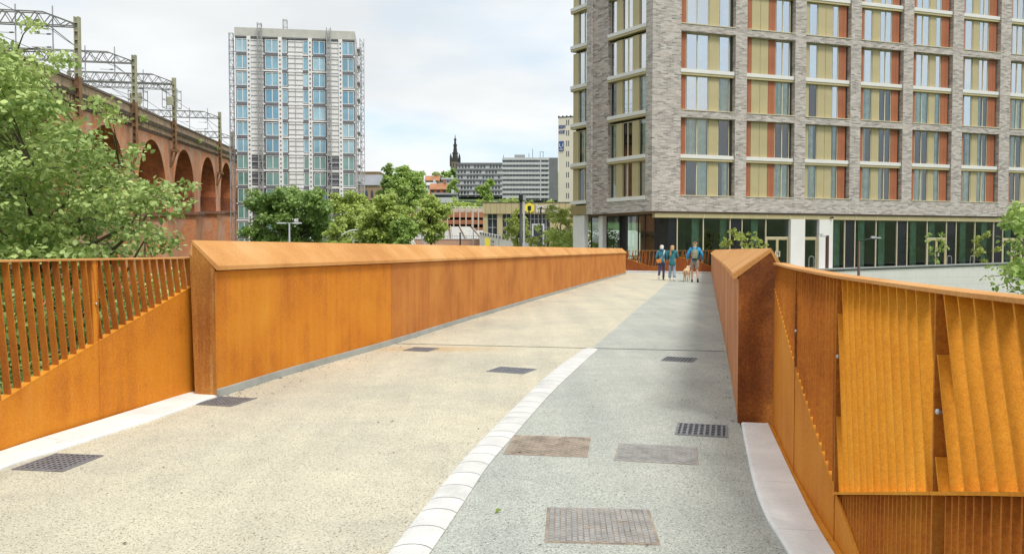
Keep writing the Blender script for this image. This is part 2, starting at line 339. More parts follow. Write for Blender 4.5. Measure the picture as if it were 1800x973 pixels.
M['olive'] = plain('olive_pack', (.26, .27, .17), .85, .2, 10); M['blonde'] = plain('blonde_hair', (.50, .30, .14), .7, .2, 14); M['brownhair'] = plain('brown_hair', (.22, .14, .08), .7, .2, 20)
M['whitecloth'] = plain('white_cloth', (.80, .78, .76), .85, .05); M['orangebag'] = plain('orange_leather', (.75, .28, .05), .55, .1); M['shoe'] = plain('black_shoe', (.03, .03, .03), .6, .1)
M['dog'] = plain('dog_fur', (.72, .52, .30), .9, .2, 14); M['lead'] = plain('red_lead', (.35, .04, .03), .6, .1)
M['leafdebris'] = plain('dry_leaf', (.10, .07, .04), .9, .3, 20); M['palestone'] = plain('pale_pebble', (.6, .42, .3), .8, .2, 20)
M['eye'] = plain('eye_dark', (.02, .02, .02), .2, 0)

# ---------------------------------------------------------------- curves
def smooth_line(pts, n=10):
    P = [Vector(p[:2]) for p in pts]; out = []
    for i in range(len(P)-1):
        a = P[max(i-1, 0)]; b = P[i]; c = P[i+1]; d = P[min(i+2, len(P)-1)]
        for k in range(n):
            t = k/n; out.append(.5*((2*b)+(c-a)*t+(2*a-5*b+4*c-d)*t*t+(3*b-a-3*c+d)*t**3))
    out.append(P[-1]); return out
class Path:
    def __init__(s, pts):
        s.p = pts; s.s = [0]
        for a, b in zip(pts, pts[1:]): s.s.append(s.s[-1]+(b-a).length)
        s.L = s.s[-1]
    def at(s, t, off=0.0, z=0.0):                 # off > 0 is to the right of travel
        i = 0
        while i < len(s.s)-2 and t > s.s[i+1]: i += 1
        a, b = s.p[i], s.p[i+1]; d = (b-a).normalized(); q = a+d*(t-s.s[i])
        return Vector((q.x+d.y*off, q.y-d.x*off, z))
    def s_of_y(s, y):
        lo, hi = 0, s.L; up = s.p[-1].y > s.p[0].y
        for _ in range(50):
            m = (lo+hi)/2
            if (s.at(m).y < y) == up: lo = m
            else: hi = m
        return lo
# ================================================================ terrain and setting
yp = [-1500, -300, -120, -70, 90, 112, 135, 150, 165, 200, 260, 330, 430, 520, 700, 2600]
zp = [46, 34, 14, -8, -8, 0, 1.6, 3.0, 5.0, 9.0, 16.5, 22.5, 37, 49, 54, 60]
def Hh(x, y):
    z = np.interp(y, yp, zp)
    r = x/max(y, 1.0); w_ = min(1, max(0, (r+.24)/.10)) if y > 0 else 1
    if y > 300: z -= (z-20)*.45*min(1, max(0, (-.07-r)/.05))*min(1, (y-300)/120)
    if y > 90: z = -8+(z+8)*w_ if y < 420 else z*(.4+.6*w_)
    return z
xs = sorted(set([-2500, -1700, -1100, -750, -520, -400]+list(range(-320, 321, 10))+[400, 520, 750, 1100, 1700, 2500]))
ys = sorted(set([-1500, -1000, -600, -400, -300, -220, -160]+list(range(-120, 560, 8))+[600, 700, 850, 1100, 1500, 2000, 2600]))
mb = MB(); vs = [(x, y, Hh(x, y)+(0 if -80 < y < 250 else 1.2*math.sin(x*.021+y*.013)*(1 if y > 250 else 0))) for y in ys for x in xs]
nx = len(xs); mb.add(vs, [(j*nx+i, j*nx+i+1, (j+1)*nx+i+1, (j+1)*nx+i) for j in range(len(ys)-1) for i in range(nx-1)])
struct(mb, 'ground', M['ground'], 'green ground rising to a hill behind the town', smooth=True)

U = Vector((.2385, .971)); NR = Vector((.971, -.2385))
LW = smooth_line([G(380, 697), G(530, 650), G(688, 604.5), G(830, 560), G(975, 516.5), G(1047, 495.5), G(1100, 481)], 8)
RW = smooth_line([G(1297, 742), G(1283, 651), G(1270, 581), G(1259.8, 531), G(1251, 484), G(1249.7, 477)], 8)
pL, pR = Path(LW), Path(RW)
LF = smooth_line([Vector((-3.95, 1.0)), Vector((-3.83, 3.6)), G(0, 797), G(170, 742), G(354, 687)], 8)       # left fence base, towards the far end
RF = smooth_line([Vector((1.02, -1.6)), Vector((1.16, .4)), Vector((1.31, 2.04)), Vector((1.378, 2.58)), Vector((1.60, 3.91)), Vector((1.835, 5.14)), Vector((2.15, 6.52))], 8)
pLF, pRF = Path(LF), Path(RF)
kL_in = smooth_line([Vector((-3.55, 1.0)), Vector((-3.48, 3.6)), G(0, 826), G(110, 790), G(280, 735), G(381, 697)], 6)
kL_out = smooth_line([Vector((-3.93, 1.0)), Vector((-3.81, 3.6)), G(0, 798), G(170, 744), G(338, 691)], 6)
kR_in = smooth_line([Vector((.98, .6)), Vector((1.17, 2.4)), G(1385, 973), G(1330, 870), G(1303, 745)], 6)
kR_out = smooth_line([Vector((1.13, .6)), Vector((1.34, 2.4)), G(1462, 973), G(1404, 865), G(1350, 748)], 6)
farL = G(1100, 481).xy; farR = G(1249.7, 477).xy
# deck body under the surfacing
edgeL = [Vector((-4.2, -9)), Vector((-4.1, 1)), Vector((-4.0, 3.6)), G(0, 797).xy-NR*.15, G(340, 690).xy-NR*.05]+[p-NR*.30 for p in LW[::4]]+[farL-NR*.3]
edgeR = [Vector((1.15, -9)), Vector((1.25, .4)), Vector((1.44, 2.3)), Vector((1.72, 3.91)), Vector((2.2, 6.5))]+[p+NR*.30 for p in RW[::4]]+[farR+NR*.3]
poly = [tuple(p) for p in edgeR]+[tuple(p) for p in reversed(edgeL)]
mb = MB()
nR, nL = len(edgeR), len(edgeL)
mb.prism(poly, -.75, -.012); struct(mb, 'bridge_deck', M['deck'], 'steel deck of the footbridge under its resin surfacing')
# buff and grey surfacing: cells across the deck between left edge, divider and right edge
divL = [G(683, 973), G(737, 903), G(801.6, 822.4), G(850, 770), G(923, 697), G(975, 649), G(1028, 612)]
divR = [G(755, 973), G(810, 891), G(858, 818), G(902.6, 766), G(963, 697), G(1003.6, 657), G(1052, 613)]
def ext(a, b, y): t = (y-a.y)/(b.y-a.y); return Vector((a.x+(b.x-a.x)*t, y, 0))
dl = smooth_line([Vector((-.75, .9)), ext(divL[1], divL[0], 2.6)]+divL, 8); dr = smooth_line([Vector((-.48, .9)), ext(divR[1], divR[0], 2.6)]+divR, 8)
def xin(line, y):
    P = sorted([(p.y, p.x) for p in line]); return float(np.interp(y, [a for a, _ in P], [b for _, b in P]))
Lall = [Vector((-3.55, -9)), Vector((-3.55, 1))]+kL_in+LW[1:]+[farL+U*6-NR*6]
Rall = [Vector((.95, -9)), Vector((.98, .6))]+kR_in[1:]+RW+[farR+U*.5+NR*.4]
y_joint = G(860, 612.3).y
Dall_l = [Vector((-.75, -9))]+dl; Dall_r = [Vector((-.48, -9))]+dr
mid0 = G(1040, 612.3).xy; endm = G(1172, 498).xy; endm = endm+(endm-mid0).normalized()*22
yy = list(np.linspace(-9, 2, 12))+list(np.linspace(2.3, y_joint, 40))
mb = MB(); mg = MB()
for a, b in zip(yy, yy[1:]):
    for m_, l0, r0 in ((mb, Lall, Dall_l), (mg, Dall_r, Rall)):
        m_.add([(xin(l0, a), a, 0), (xin(r0, a), a, 0), (xin(r0, b), b, 0), (xin(l0, b), b, 0)], [(0, 1, 2, 3)])
jA = G(690, 603.5).xy; jB = G(1272, 617).xy      # movement joint line across the deck
def mid(y): return mid0.x+(endm.x-mid0.x)*(y-mid0.y)/(endm.y-mid0.y)
yy = list(np.linspace(y_joint, 50, 50))
for a, b in zip(yy, yy[1:]):
    mb.add([(xin(Lall, a), a, 0), (mid(a), a, 0), (mid(b), b, 0), (xin(Lall, b), b, 0)], [(0, 1, 2, 3)])
    mg.add([(mid(a), a, 0), (xin(Rall, a), a, 0), (xin(Rall, b), b, 0), (mid(b), b, 0)], [(0, 1, 2, 3)])
struct(mb, 'footpath', M['buff'], 'buff resin footpath on the left half of the bridge')
struct(mg, 'cycle_path', M['grey'], 'grey resin path on the right half of the bridge')
mb = MB(); d = (jB-jA).normalized(); q = Vector((-d.y, d.x))*.016
mb.add([(*(jA-q), .003), (*(jB-q), .003), (*(jB+q), .003), (*(jA+q), .003)], [(0, 1, 2, 3)])
struct(mb, 'movement_joint', M['black'], 'thin dark joint line across the path')
# white domed divider of separate stones
band = thing('divider_kerb', 'curved white stone strip dividing the buff path from the grey path', 'kerb', (0, 4, 0)); 
A_, B_ = Path(dl), Path(dr); nst = 44
ts = [0]+sorted((k+random.uniform(-.12, .12))/nst for k in range(1, nst))+[1]
for t0, t1 in zip(ts, ts[1:]):
    m_ = MB(); rings = []
    for k in range(4):
        t = t0+(t1-t0)*(k/3); g = .0035 if k == 0 else (-.0035 if k == 3 else 0)
        row = []
        for j in range(7):
            u = j/6; bow = .06*(1-(2*u-1)**2)*.5
            tt = min(1, max(0, t+(bow-.02)/B_.L*1.4)); a = A_.at(tt*A_.L+g); b = B_.at(tt*B_.L+g); p = a.lerp(b, u)
            row.append((p.x, p.y, .004+.012*(1-(2*u-1)**4)*(0.9 if 0 < k < 3 else .55)))
        rings.append(row)
    m_.loft(rings, closed=False, caps=False); m_.build('white_stone', M['white_stone' if random.random() < .7 else 'white_stone2'], band, smooth=True)
m_ = MB(); q0 = [p for p in dl]; q1 = [p for p in dr]
m_.add([(p.x, p.y, .0015) for p in q0]+[(p.x, p.y, .0015) for p in q1], [(i, len(q0)+i, len(q0)+i+1, i+1) for i in range(min(len(q0), len(q1))-1)]); m_.build('mortar_bed', M['beige'], band)
# edge kerbs near the camera
def kerb(inn, out, label, h=.02):
    t = thing('edge_kerb', label, 'kerb', (inn[0].x, 3, 0)); P, Q = Path(inn), Path(out); n = 7
    for k in range(n):
        m_ = MB(); rings = []
        for j in range(6):
            u = (k+j/5)/n; g = .002*(1 if j == 0 else -1 if j == 5 else 0); a = P.at(u*P.L+g); b = Q.at(u*Q.L+g)
            rings.append([(a.x, a.y, -.01), (a.x, a.y, h*.6), (a.x*.93+b.x*.07, a.y*.93+b.y*.07, h), (b.x, b.y, h+.004), (b.x, b.y, -.01)])
        m_.loft(rings); m_.build('kerb_stone', M['concrete_white'], t)
kerb(kL_in, kL_out, 'white concrete edge strip under the left rusty fence')
kerb(kR_in, kR_out, 'white concrete edge strip under the right rusty fence')
# plaza at the far end, street furniture level
PT = Vector((.955, .295)); PN = Vector((.295, -.955)); C0 = Vector((9.82, 56.1))
def FA(px):                                        # where the sight line meets the hotel's front plane
    r = X(px, 1); return (r*C0.y-C0.x)/(PT.x-r*PT.y)
wallA = C0+PN*3.2
wl = lambda px, off=3.2: C0+PT*FA(px)+PN*off
e0 = G(1100, 476.5).xy; 
pl = [(13.4, 47.6), tuple(wl(1330)), tuple(wl(1850)), (80, 80), (80, 112), (-8, 112), (1.5, 70), (6.6, 47.6)]
mb = MB(); mb.prism(pl, -9, -.03); struct(mb, 'plaza', M['paving'], 'pale paved plaza at the foot of the hotel')

# ---------------------------------------------------------------- drain grates and covers
def grate(c4, label, name='drain_grate', nx=9, ny=9, grp='cast iron drain grates in the path'):
    P = [G(*c) for c in c4]; o = (P[0]+P[1]+P[2]+P[3])/4
    ex = (P[1]-P[0]); ey = (P[3]-P[0]); ang = math.atan2(ex.y, ex.x); w_ = ex.length; h_ = ey.length
    t = thing(name, label, 'drain grate', o, ang, grp)
    m_ = MB(); m_.box(-w_/2, w_/2, -h_/2, h_/2, -.03, .0016); m_.build('pit', M['drain_dark'], t, local=True)
    m_ = MB(); f = .018
    for a in ((-w_/2, w_/2, -h_/2, -h_/2+f), (-w_/2, w_/2, h_/2-f, h_/2), (-w_/2, -w_/2+f, -h_/2+f, h_/2-f), (w_/2-f, w_/2, -h_/2+f, h_/2-f)): m_.box(*a, -.01, .007)
    m_.build('frame', M['iron'], t, local=True)
    m_ = MB()
    for i in range(1, nx): x = -w_/2+w_*i/nx; m_.box(x-.0085, x+.0085, -h_/2+f, h_/2-f, -.02, .0052)
    m_.build('long_bars', M['iron'], t, local=True)
    m_ = MB()
    for i in range(1, ny): y = -h_/2+h_*i/ny; m_.box(-w_/2+f, w_/2-f, y-.007, y+.007, -.02, .0040)
    m_.build('cross_bars', M['iron'], t, local=True); return t
grate([(22, 825), (112, 829), (180, 801), (97, 797)], 'black iron drain grate against the left kerb, nearest the camera')
grate([(345, 711), (410, 714.5), (446, 700), (385, 697)], 'black iron drain grate at the foot of the left end post')
grate([(711, 616), (755, 618), (769, 612), (727, 610)], 'small drain grate by the left end of the joint line')
grate([(858, 653), (924, 657.5), (940, 648), (876, 644.5)], 'drain grate in the middle of the buff path')
grate([(1166, 634), (1223, 637), (1222, 629), (1166, 626.5)], 'slotted grate in the grey path beside the joint line', ny=4)
grate([(1188, 764), (1281, 769.5), (1278, 747), (1189, 743.5)], 'square-holed grate at the foot of the right end post', ny=7)
def cover(c4, label, mats, nx, ny, hinge=False, sep_parts=False):
    P = [G(*c) for c in c4]; o = sum(P, Vector())/4; ex = (P[1]-P[0]); ey = (P[3]-P[0]); ang = math.atan2(ex.y, ex.x)
    w_ = ((P[1]-P[0]).length+(P[2]-P[3]).length)/2; h_ = ((P[3]-P[0]).length+(P[2]-P[1]).length)/2
    t = thing('manhole_cover', label, 'manhole cover', o, ang, 'metal inspection covers in the grey path')
    m_ = MB(); m_.box(-w_/2, w_/2, -h_/2, h_/2, -.02, .0015); m_.build('frame', M['iron_rust'], t, local=True)
    m_ = MB(); m_.box(-w_/2+.008, w_/2-.008, -h_/2+.008, h_/2-.008, -.01, .0034); m_.build('plate', mats[0], t, local=True)
    cw, ch = (w_-.03)/nx, (h_-.03)/ny; pm = []
    for q in range(3):
        b_ = MB(); k = .42-.02*q; b_.bbox(-cw*k, cw*k, -ch*k, ch*k, 0, .0042, .0012); pm.append(b_.mesh('tread_block', mats[1]))
    js = MB()
    for j in range(ny):
        for i in range(nx):
            x = -w_/2+.015+cw*(i+.5); y = -h_/2+.015+ch*(j+.5+(.22 if i % 2 else -.22))
            if abs(y)+ch*.45 > h_/2-.008: continue
            if sep_parts: inst(pm[random.randrange(3)], 'tread_block', t, (x, y, .0032))
            else: js.box(x-cw*.4, x+cw*.4, y-ch*.4, y+ch*.4, .003, .0072)
    if not sep_parts: js.build('tread_blocks', mats[1], t, local=True, kind='stuff')
    for (x, y) in ((-.12*w_, -.12*h_), (.22*w_, .1*h_)) if sep_parts else ():
        b_ = MB(); b_.box(x-.022, x+.022, y-.007, y+.007, .003, .0095); b_.build('lifting_slot', M['iron_rust'], t, local=True)
cover([(958, 953), (1161, 958), (1142, 896), (961, 890)], 'large worn inspection cover nearest the camera with two rusty lifting slots', (M['iron_rust'], M['iron_pale']), 18, 14, sep_parts=True)
cover([(884, 798), (1030, 803.5), (1041, 769), (904, 763)], 'rust tinted inspection cover beside the white dividing strip', (M['iron_rust'], M['iron_rust']), 16, 10)
cover([(1078, 809), (1228, 817), (1226, 785), (1088, 778)], 'grey inspection cover in the middle of the grey path', (M['iron_pale'], M['iron_pale']), 16, 10)

# ---------------------------------------------------------------- corten parapets
def parapet(path, side, joints, zlip, zridge, label, mats, wid=.27, ups=True, over=.05, out=.09):
    # side: +1 when outside is to the right of travel
    t = thing('parapet_wall', label, 'parapet', path.at(0, 0, 0)); cuts = [0]+joints+[path.L]
    zbot = .055 if ups else .0
    for k, (a, b) in enumerate(zip(cuts, cuts[1:])):
        g = .004; n = max(2, int((b-a)/1.2)); m_ = MB(); rings = []
        for i in range(n+1):
            s_ = a+g+(b-a-2*g)*i/n
            rings.append([path.at(s_, side*o, z) for o, z in ((0, zbot), (0, zlip-.045), (.03, zlip-.045), (.03, zbot))])
        m_.loft(rings if side > 0 else [r[::-1] for r in rings]); m_.build('steel_panel', mats[0] if (k == 0 or len(mats) < 4) else mats[3], t)
        m_ = MB(); rings = []
        for i in range(n+1):
            s_ = a+g*.6+(b-a-1.2*g)*i/n
            if i == 0 and k == 0: s_ = -.012
            rings.append([path.at(s_, side*o, z) for o, z in ((-over, zlip-.035), (-over, zlip+.008), (wid, zridge), (wid+out, zridge-.14), (wid+out-.03, zridge-.16), (wid, zridge-.035), (-over+.02, zlip-.035))])
        m_.loft(rings if side > 0 else [r[::-1] for r in rings]); m_.build('coping', mats[1], t)
    m_ = MB(); rings = []
    n = int(path.L/1.5)
    for i in range(n+1):
        s_ = path.L*i/n; s_ = max(s_, .02)
        rings.append([path.at(s_, side*o, z) for o, z in ((.05, 0), (.05, zlip-.05), (.08, zlip-.02), (wid-.02, zridge-.05), (wid+out-.04, zridge-.17), (wid+out-.04, -.5), (.05, -.5))])
    m_.loft(rings if side > 0 else [r[::-1] for r in rings]); m_.build('core', M['corten_brown'], t)
    # end plate, facing the camera
    m_ = MB(); pr = [(-.004, -.01), (-.004, zlip-.035), (.0, zlip-.02), (wid, zridge-.006), (wid+out-.002, zridge-.145), (wid+out-.002, zridge-.2), (wid+out-.04, -.01)]
    rr = [[path.at(s_, side*o, z) for o, z in pr] for s_ in (-.008, .004)]
    m_.loft(rr if side > 0 else [r[::-1] for r in rr]); m_.build('end_plate', mats[2], t)
    if ups:
        m_ = MB(); rings = []
        for i in range(n*2+1):
            s_ = path.L*i/(n*2); rings.append([path.at(s_, side*o, z) for o, z in ((-.035, .002), (-.03, .07), (.0, .075), (.0, .002))])
        m_.loft(rings if side > 0 else [r[::-1] for r in rings]); m_.build('base_upstand', M['upstand'], t)
    return t
jl = [pL.s_of_y(G(p[0], p[1]).y) for p in ((688, 604.5), (805, 568), (975, 516.5), (1047, 495.5))]
# offsets: travelling away from the camera, outside of the left wall is to the left
parapet(pL, -1, jl, 1.285, 1.545, 'long orange rusted steel parapet on the left side of the bridge', (M['corten_left'], M['corten_cap'], M['corten_pylon'], M['corten_left2']), wid=.235, out=.032)
jr = [pR.s_of_y(y) for y in (11.3, 19, 28, 38)]
parapet(pR, 1, jr, 1.245, 1.465, 'rusted steel parapet with brown end on the right side of the bridge', (M['corten_right'], M['corten_cap'], M['corten_brown']), ups=False, wid=.25)

# ---------------------------------------------------------------- corten fences
def shear_plate(path, side, s0, z0, s1, z1, wid, th, o0=0.0):
    m_ = MB(); rings = []
    for s_, z in ((s0, z0), (s1, z1)):
        rings.append([path.at(s_+ds, side*o, z) for ds, o in ((-th/2, o0), (th/2, o0), (th/2, o0+wid), (-th/2, o0+wid))])
    m_.loft(rings); return m_
def run(path, side, s0, s1, prof, n=8):            # extrude a profile of (offset, z or callable z(s))
    m_ = MB(); rings = []
    for i in range(n+1):
        s_ = s0+(s1-s0)*i/n; rings.append([path.at(s_, side*o, z(s_) if callable(z) else z) for o, z in prof])
    m_.loft(rings if side > 0 else [r[::-1] for r in rings]); return m_
TOP = 1.375
# left fence; travel towards the far end, outside = left = side -1
tl = thing('steel_fence', 'rusty fence of leaning fins above a sloping solid panel, left of the path', 'fence', (-3.6, 5.7, 0))
yL = lambda y: pLF.s_of_y(y)
zy = lambda pts: (lambda s_: float(np.interp(s_, [p[0] for p in pts], [p[1] for p in pts])))
sp, sn = yL(6.70), yL(5.28); se = pLF.L-.01
ztop = zy([(0, .05), (sn-.1, .26), (yL(5.67), .373), (sp, .675), (se, 1.116)])
posts = [yL(3.9), yL(5.30), sp]
run(pLF, -1, 0.2, se, [(-.012, TOP-.012), (-.012, TOP), (.068, TOP+.004), (.068, TOP-.012)], 24).build('handrail', M['corten_cap'], tl)
cuts = [.2]+posts+[se]
for a, b in zip(cuts, cuts[1:]):
    run(pLF, -1, a+.004, b-.004, [(0, .0), (0, ztop), (.01, ztop), (.01, .0)], 4).build('solid_panel', M['corten_left'], tl)
    run(pLF, -1, a+.004, b-.004, [(-.002, lambda s_: ztop(s_)), (-.002, lambda s_: ztop(s_)+.008), (.062, lambda s_: ztop(s_)+.008), (.062, lambda s_: ztop(s_))], 4).build('flange', M['corten_sunlit'], tl)
for s_ in posts:
    m_ = run(pLF, -1, s_-.055, s_-.004, [(.004, .0), (.004, TOP-.014), (.016, TOP-.014), (.016, .0)], 1); m_.build('post', M['corten_left'], tl)
    shear_plate(pLF, -1, s_, 0, s_, TOP-.013, .09, .01).build('post_web', M['corten_fin'], tl)
    m_ = MB(); c = pLF.at(s_-.03, -1*-.004, 1.0); m_.ball(c, (.011, .011, .011)); m_.build('bolt', M['steel'], tl, smooth=True)
def fins(path, side, s0, s1, step, leanf, ztopf, zbotf, par, mat_, wid, th, name='fin'):
    s_ = s0+step*.5
    # lean: horizontal shift per metre of height, top relative to bottom
    while True:
        zb0 = zbotf(s_); lean = leanf(s_)
        st = s_+lean*(ztopf-zb0); sb = s_; zt, zb = ztopf, zbotf(sb)
        if lean != 0:
            if st < s0+.01: zt = zb+(s0+.01-sb)/lean if lean < 0 else zt; st = s0+.01 if lean < 0 else st
            if st > s1-.01: zt = zb+(s1-.01-sb)/lean; st = s1-.01
        if sb > s1-.01: break
        if zt-zb > .03: shear_plate(path, side, sb, zb, st, zt, wid, th).build(name, mat_, par)
        s_ += step
    # fins that start above the flange beside the post
for a, b, ln, k in zip(cuts, cuts[1:], (-.1, -.1, -.11, -.18), range(4)):
    fins(pLF, -1, a, b, .1, lambda s_: ln, TOP-.013, lambda s_: ztop(s_)+.008, tl, M['corten_fin'], .055, .009)
    for q in range(1, 2):
        zt0 = TOP-.013; st = b-.1*q+.04; zb0 = zt0-(b-.012-st)/abs(ln)
        if zb0 < ztop(b)+.05: zb0 = ztop(b)+.05
        if zt0-zb0 > .1: shear_plate(pLF, -1, st+abs(ln)*(zt0-zb0), zb0, st, zt0, .055, .009).build('fin', M['corten_fin'], tl)
# right fence; path runs from behind the camera towards the parapet, outside = right = side +1
tr = thing('steel_fence', 'rusty fence of close leaning fins in golden panels, right of the path', 'fence', (1.6, 3.9, 0))
yR = lambda y: pRF.s_of_y(y)
s1_, s2_, s3_ = yR(5.14), yR(3.91), yR(2.58); s4_ = yR(1.28); sE = pRF.L-.012; TR = 1.335
rt = zy([(0, TR), (s3_, TR-.01), (s2_, 1.325), (sE, 1.345)])
run(pRF, 1, .1, sE, [(-.012, lambda s_: rt(s_)-.014), (-.012, lambda s_: rt(s_)), (.072, lambda s_: rt(s_)+.002), (.072, lambda s_: rt(s_)-.014)], 40).build('handrail', M['corten_cap'], tr)
zs = zy([(yR(3.15), .0), (s2_, .262), (s1_, .69), (sE, 1.13)])
for a, b in ((yR(3.2), s2_), (s2_, s1_), (s1_, sE)):
    run(pRF, 1, a+.003, b-.003, [(0, -.02), (0, zs), (.01, zs), (.01, -.02)], 4).build('solid_panel', M['corten_left'], tr)
    run(pRF, 1, a+.003, b-.003, [(-.06, .004), (-.06, .012), (-.002, .012), (-.002, .004)], 4).build('base_flange', M['corten_sunlit'], tr)
for a, b in ((s2_, s1_), (s1_, sE)):
    run(pRF, 1, a+.003, b-.003, [(-.002, lambda s_: zs(s_)), (-.002, lambda s_: zs(s_)+.008), (.066, lambda s_: zs(s_)+.008), (.066, lambda s_: zs(s_))], 4).build('flange', M['corten_sunlit'], tr)
    fins(pRF, 1, a+.02, b-.01, .085, lambda s_: .03, TR-.012, lambda s_: zs(s_)+.008, tr, M['corten_fin'], .06, .009)
zl = zy([(0, 1.15), (s4_, 1.04), (yR(2.04), .82), (s3_, .655), (s2_, .245)])       # the raking ledge of the two nearest panels
for a, b, ln in ((.1, s4_, .34), (s4_, s3_, .33), (s3_, s2_, .21)):
    run(pRF, 1, a+.004, b-.004, [(-.012, lambda s_: zl(s_)-.006), (-.012, lambda s_: zl(s_)+.006), (.07, lambda s_: zl(s_)+.006), (.07, lambda s_: zl(s_)-.006)], 6).build('ledge', M['corten_sunlit'], tr)
    fins(pRF, 1, a+.01, b-.004, .1 if b < s3_+.01 else .1, lambda s_, ln=ln: ln, TR-.016, lambda s_: zl(s_)+.006, tr, M['corten_sunlit'], .062, .009)
    # short fins against the post on the camera side: the lean carries them past it
    q = b-.1
    for top_s in (a+.08, a+.16):
        pass
    fins(pRF, 1, a+.02, b-.004, .052, lambda s_: 0.0, 0, lambda s_: 0, tr, M['corten_fin'], .06, .009) if False else None
    s_ = a+.04
    while s_ < b-.02:
        shear_plate(pRF, 1, s_, -.55, s_, zl(s_)-.007, .05, .009, .012).build('lower_fin', M['corten_fin'], tr); s_ += .052
for a, b, ln in ((s4_, s3_, .33), (s3_, s2_, .21)):                                # fins whose foot would pass the near post
    for q in range(1, 5):
        st = a+.1*q-.03; h_ = (st-a-.02)/ln
        if h_ > .1 and TR-h_ > zl(a): shear_plate(pRF, 1, a+.02, TR-.016-h_, st, TR-.016, .062, .009).build('fin', M['corten_sunlit'], tr)
for s_ in (s4_, s3_, s2_, s1_):
    shear_plate(pRF, 1, s_, -.5 if s_ < s2_+.1 else .0, s_, rt(s_)-.015, .085, .012, -.004).build('post', M['corten'], tr)
    if s_ > s4_+.1:
        run(pRF, 1, s_-.09, s_-.007, [(.064, .0), (.064, TR-.02), (.072, TR-.02), (.072, .0)], 1).build('post_plate', M['corten_fin'], tr)
    m_ = MB(); m_.ball(pRF.at(s_-.03, .0, .93), (.010, .010, .010)); m_.build('bolt', M['steel'], tr, smooth=True)
    m_ = MB(); m_.tube([pRF.at(s_-.035, .012, .93), pRF.at(s_-.035, .07, .93)], .007); m_.build('bolt_shank', M['steel'], tr)

# ---------------------------------------------------------------- far cross railing at the end of the bridge
fa, fb = at(1101, 470, 54.5).xy, at(1272, 470, 50.4).xy; pF = Path([fb, (fa+fb)/2, fa]); pF = Path([fa, fb])
tf = thing('steel_fence', 'rusty cross fence with zigzag lower plates at the far end of the bridge', 'fence', (fa.x, fa.y, 0))
LT = pF.L; zf = zy([(0, .85), (LT*.26, .32), (LT*.33, .34), (LT*.55, .98), (LT*.72, .78), (LT*.95, .20), (LT, .45)])
for k in range(5):
    a, b = LT*k/5+.01, LT*(k+1)/5-.01
    run(pF, -1, a, b, [(0, .05), (0, zf), (.012, zf), (.012, .05)], 8).build('solid_panel', M['corten_far'], tf)
    run(pF, -1, a, b, [(-.01, lambda s_: zf(s_)), (-.01, lambda s_: zf(s_)+.02), (.06, lambda s_: zf(s_)+.02), (.06, lambda s_: zf(s_))], 8).build('flange', M['corten_sunlit'], tf)
for k in range(6):
    s_ = LT*k/5; shear_plate(pF, -1, s_, 0, s_, 1.4, .09, .05).build('post', M['corten_far'], tf)
run(pF, -1, 0, LT, [(-.01, 1.4), (-.01, 1.42), (.08, 1.42), (.08, 1.4)], 2).build('handrail', M['corten_cap'], tf)
s_ = .08; i = 0
while s_ < LT-.1:
    ln = (.12, -.05, .16, .02)[i % 4]; shear_plate(pF, -1, s_, zf(s_), s_+ln, 1.4, .055, .022).build('fin', M['corten_far'] if i % 2 else M['corten_fin'], tf); s_ += .13; i += 1
m_ = MB(); rings = [[pF.at(s_, o, z) for o, z in ((.12, .0), (.12, .045), (.32, .045), (.32, 0))] for s_ in (0, LT)]; m_.loft(rings)
k_ = m_.build('edge_kerb', M['concrete_white']); k_['label'] = 'white kerb strip below the far cross fence'; k_['category'] = 'kerb'
# ================================================================ hotel
HA = math.atan2(.295, .955)
hot = thing('hotel_building', 'tall pale grey brick hotel with gold and brown window panels at the right', 'hotel', (C0.x, C0.y, 0), HA)
HM = FR[hot]
Ecorner = C0+Vector((-.58, .81))*8.87; BA = math.atan2(-.81, .58)
BM = Matrix.Translation((Ecorner.x, Ecorner.y, 0)) @ Matrix.Rotation(BA, 4, 'Z')     # frame of the left facade
LB = HM.inverted() @ BM                                                               # in hotel space
bl = 8.87*math.hypot(.58, .81); tB = lambda t: bl*(1-t/8.87)
def hp(mb, name, mats, **k): return mb.build(name, mats, hot, local=True, **k)
def uvfix(o, Mx):                                   # brick coordinates along the wall for parts built in hotel space
    return o
bays = [(1195, 1290), (1310, 1394), (1413, 1491), (1509, 1583), (1600, 1669), (1687, 1752), (1770, 1831), (1848, 1905)]
bx = [(FA(a), FA(b)) for a, b in bays]; XE = bx[-1][1]+1.2
floors = []
for k in range(4): z = 5.30+6.06*k; floors += [(z, z+2.52), (z+2.95, z+5.56)]
ZT = 5.30+6.06*4
bandz = [(4.17, 5.30)]+[(5.30+6.06*k-.50, 5.30+6.06*k) for k in range(1, 5)]
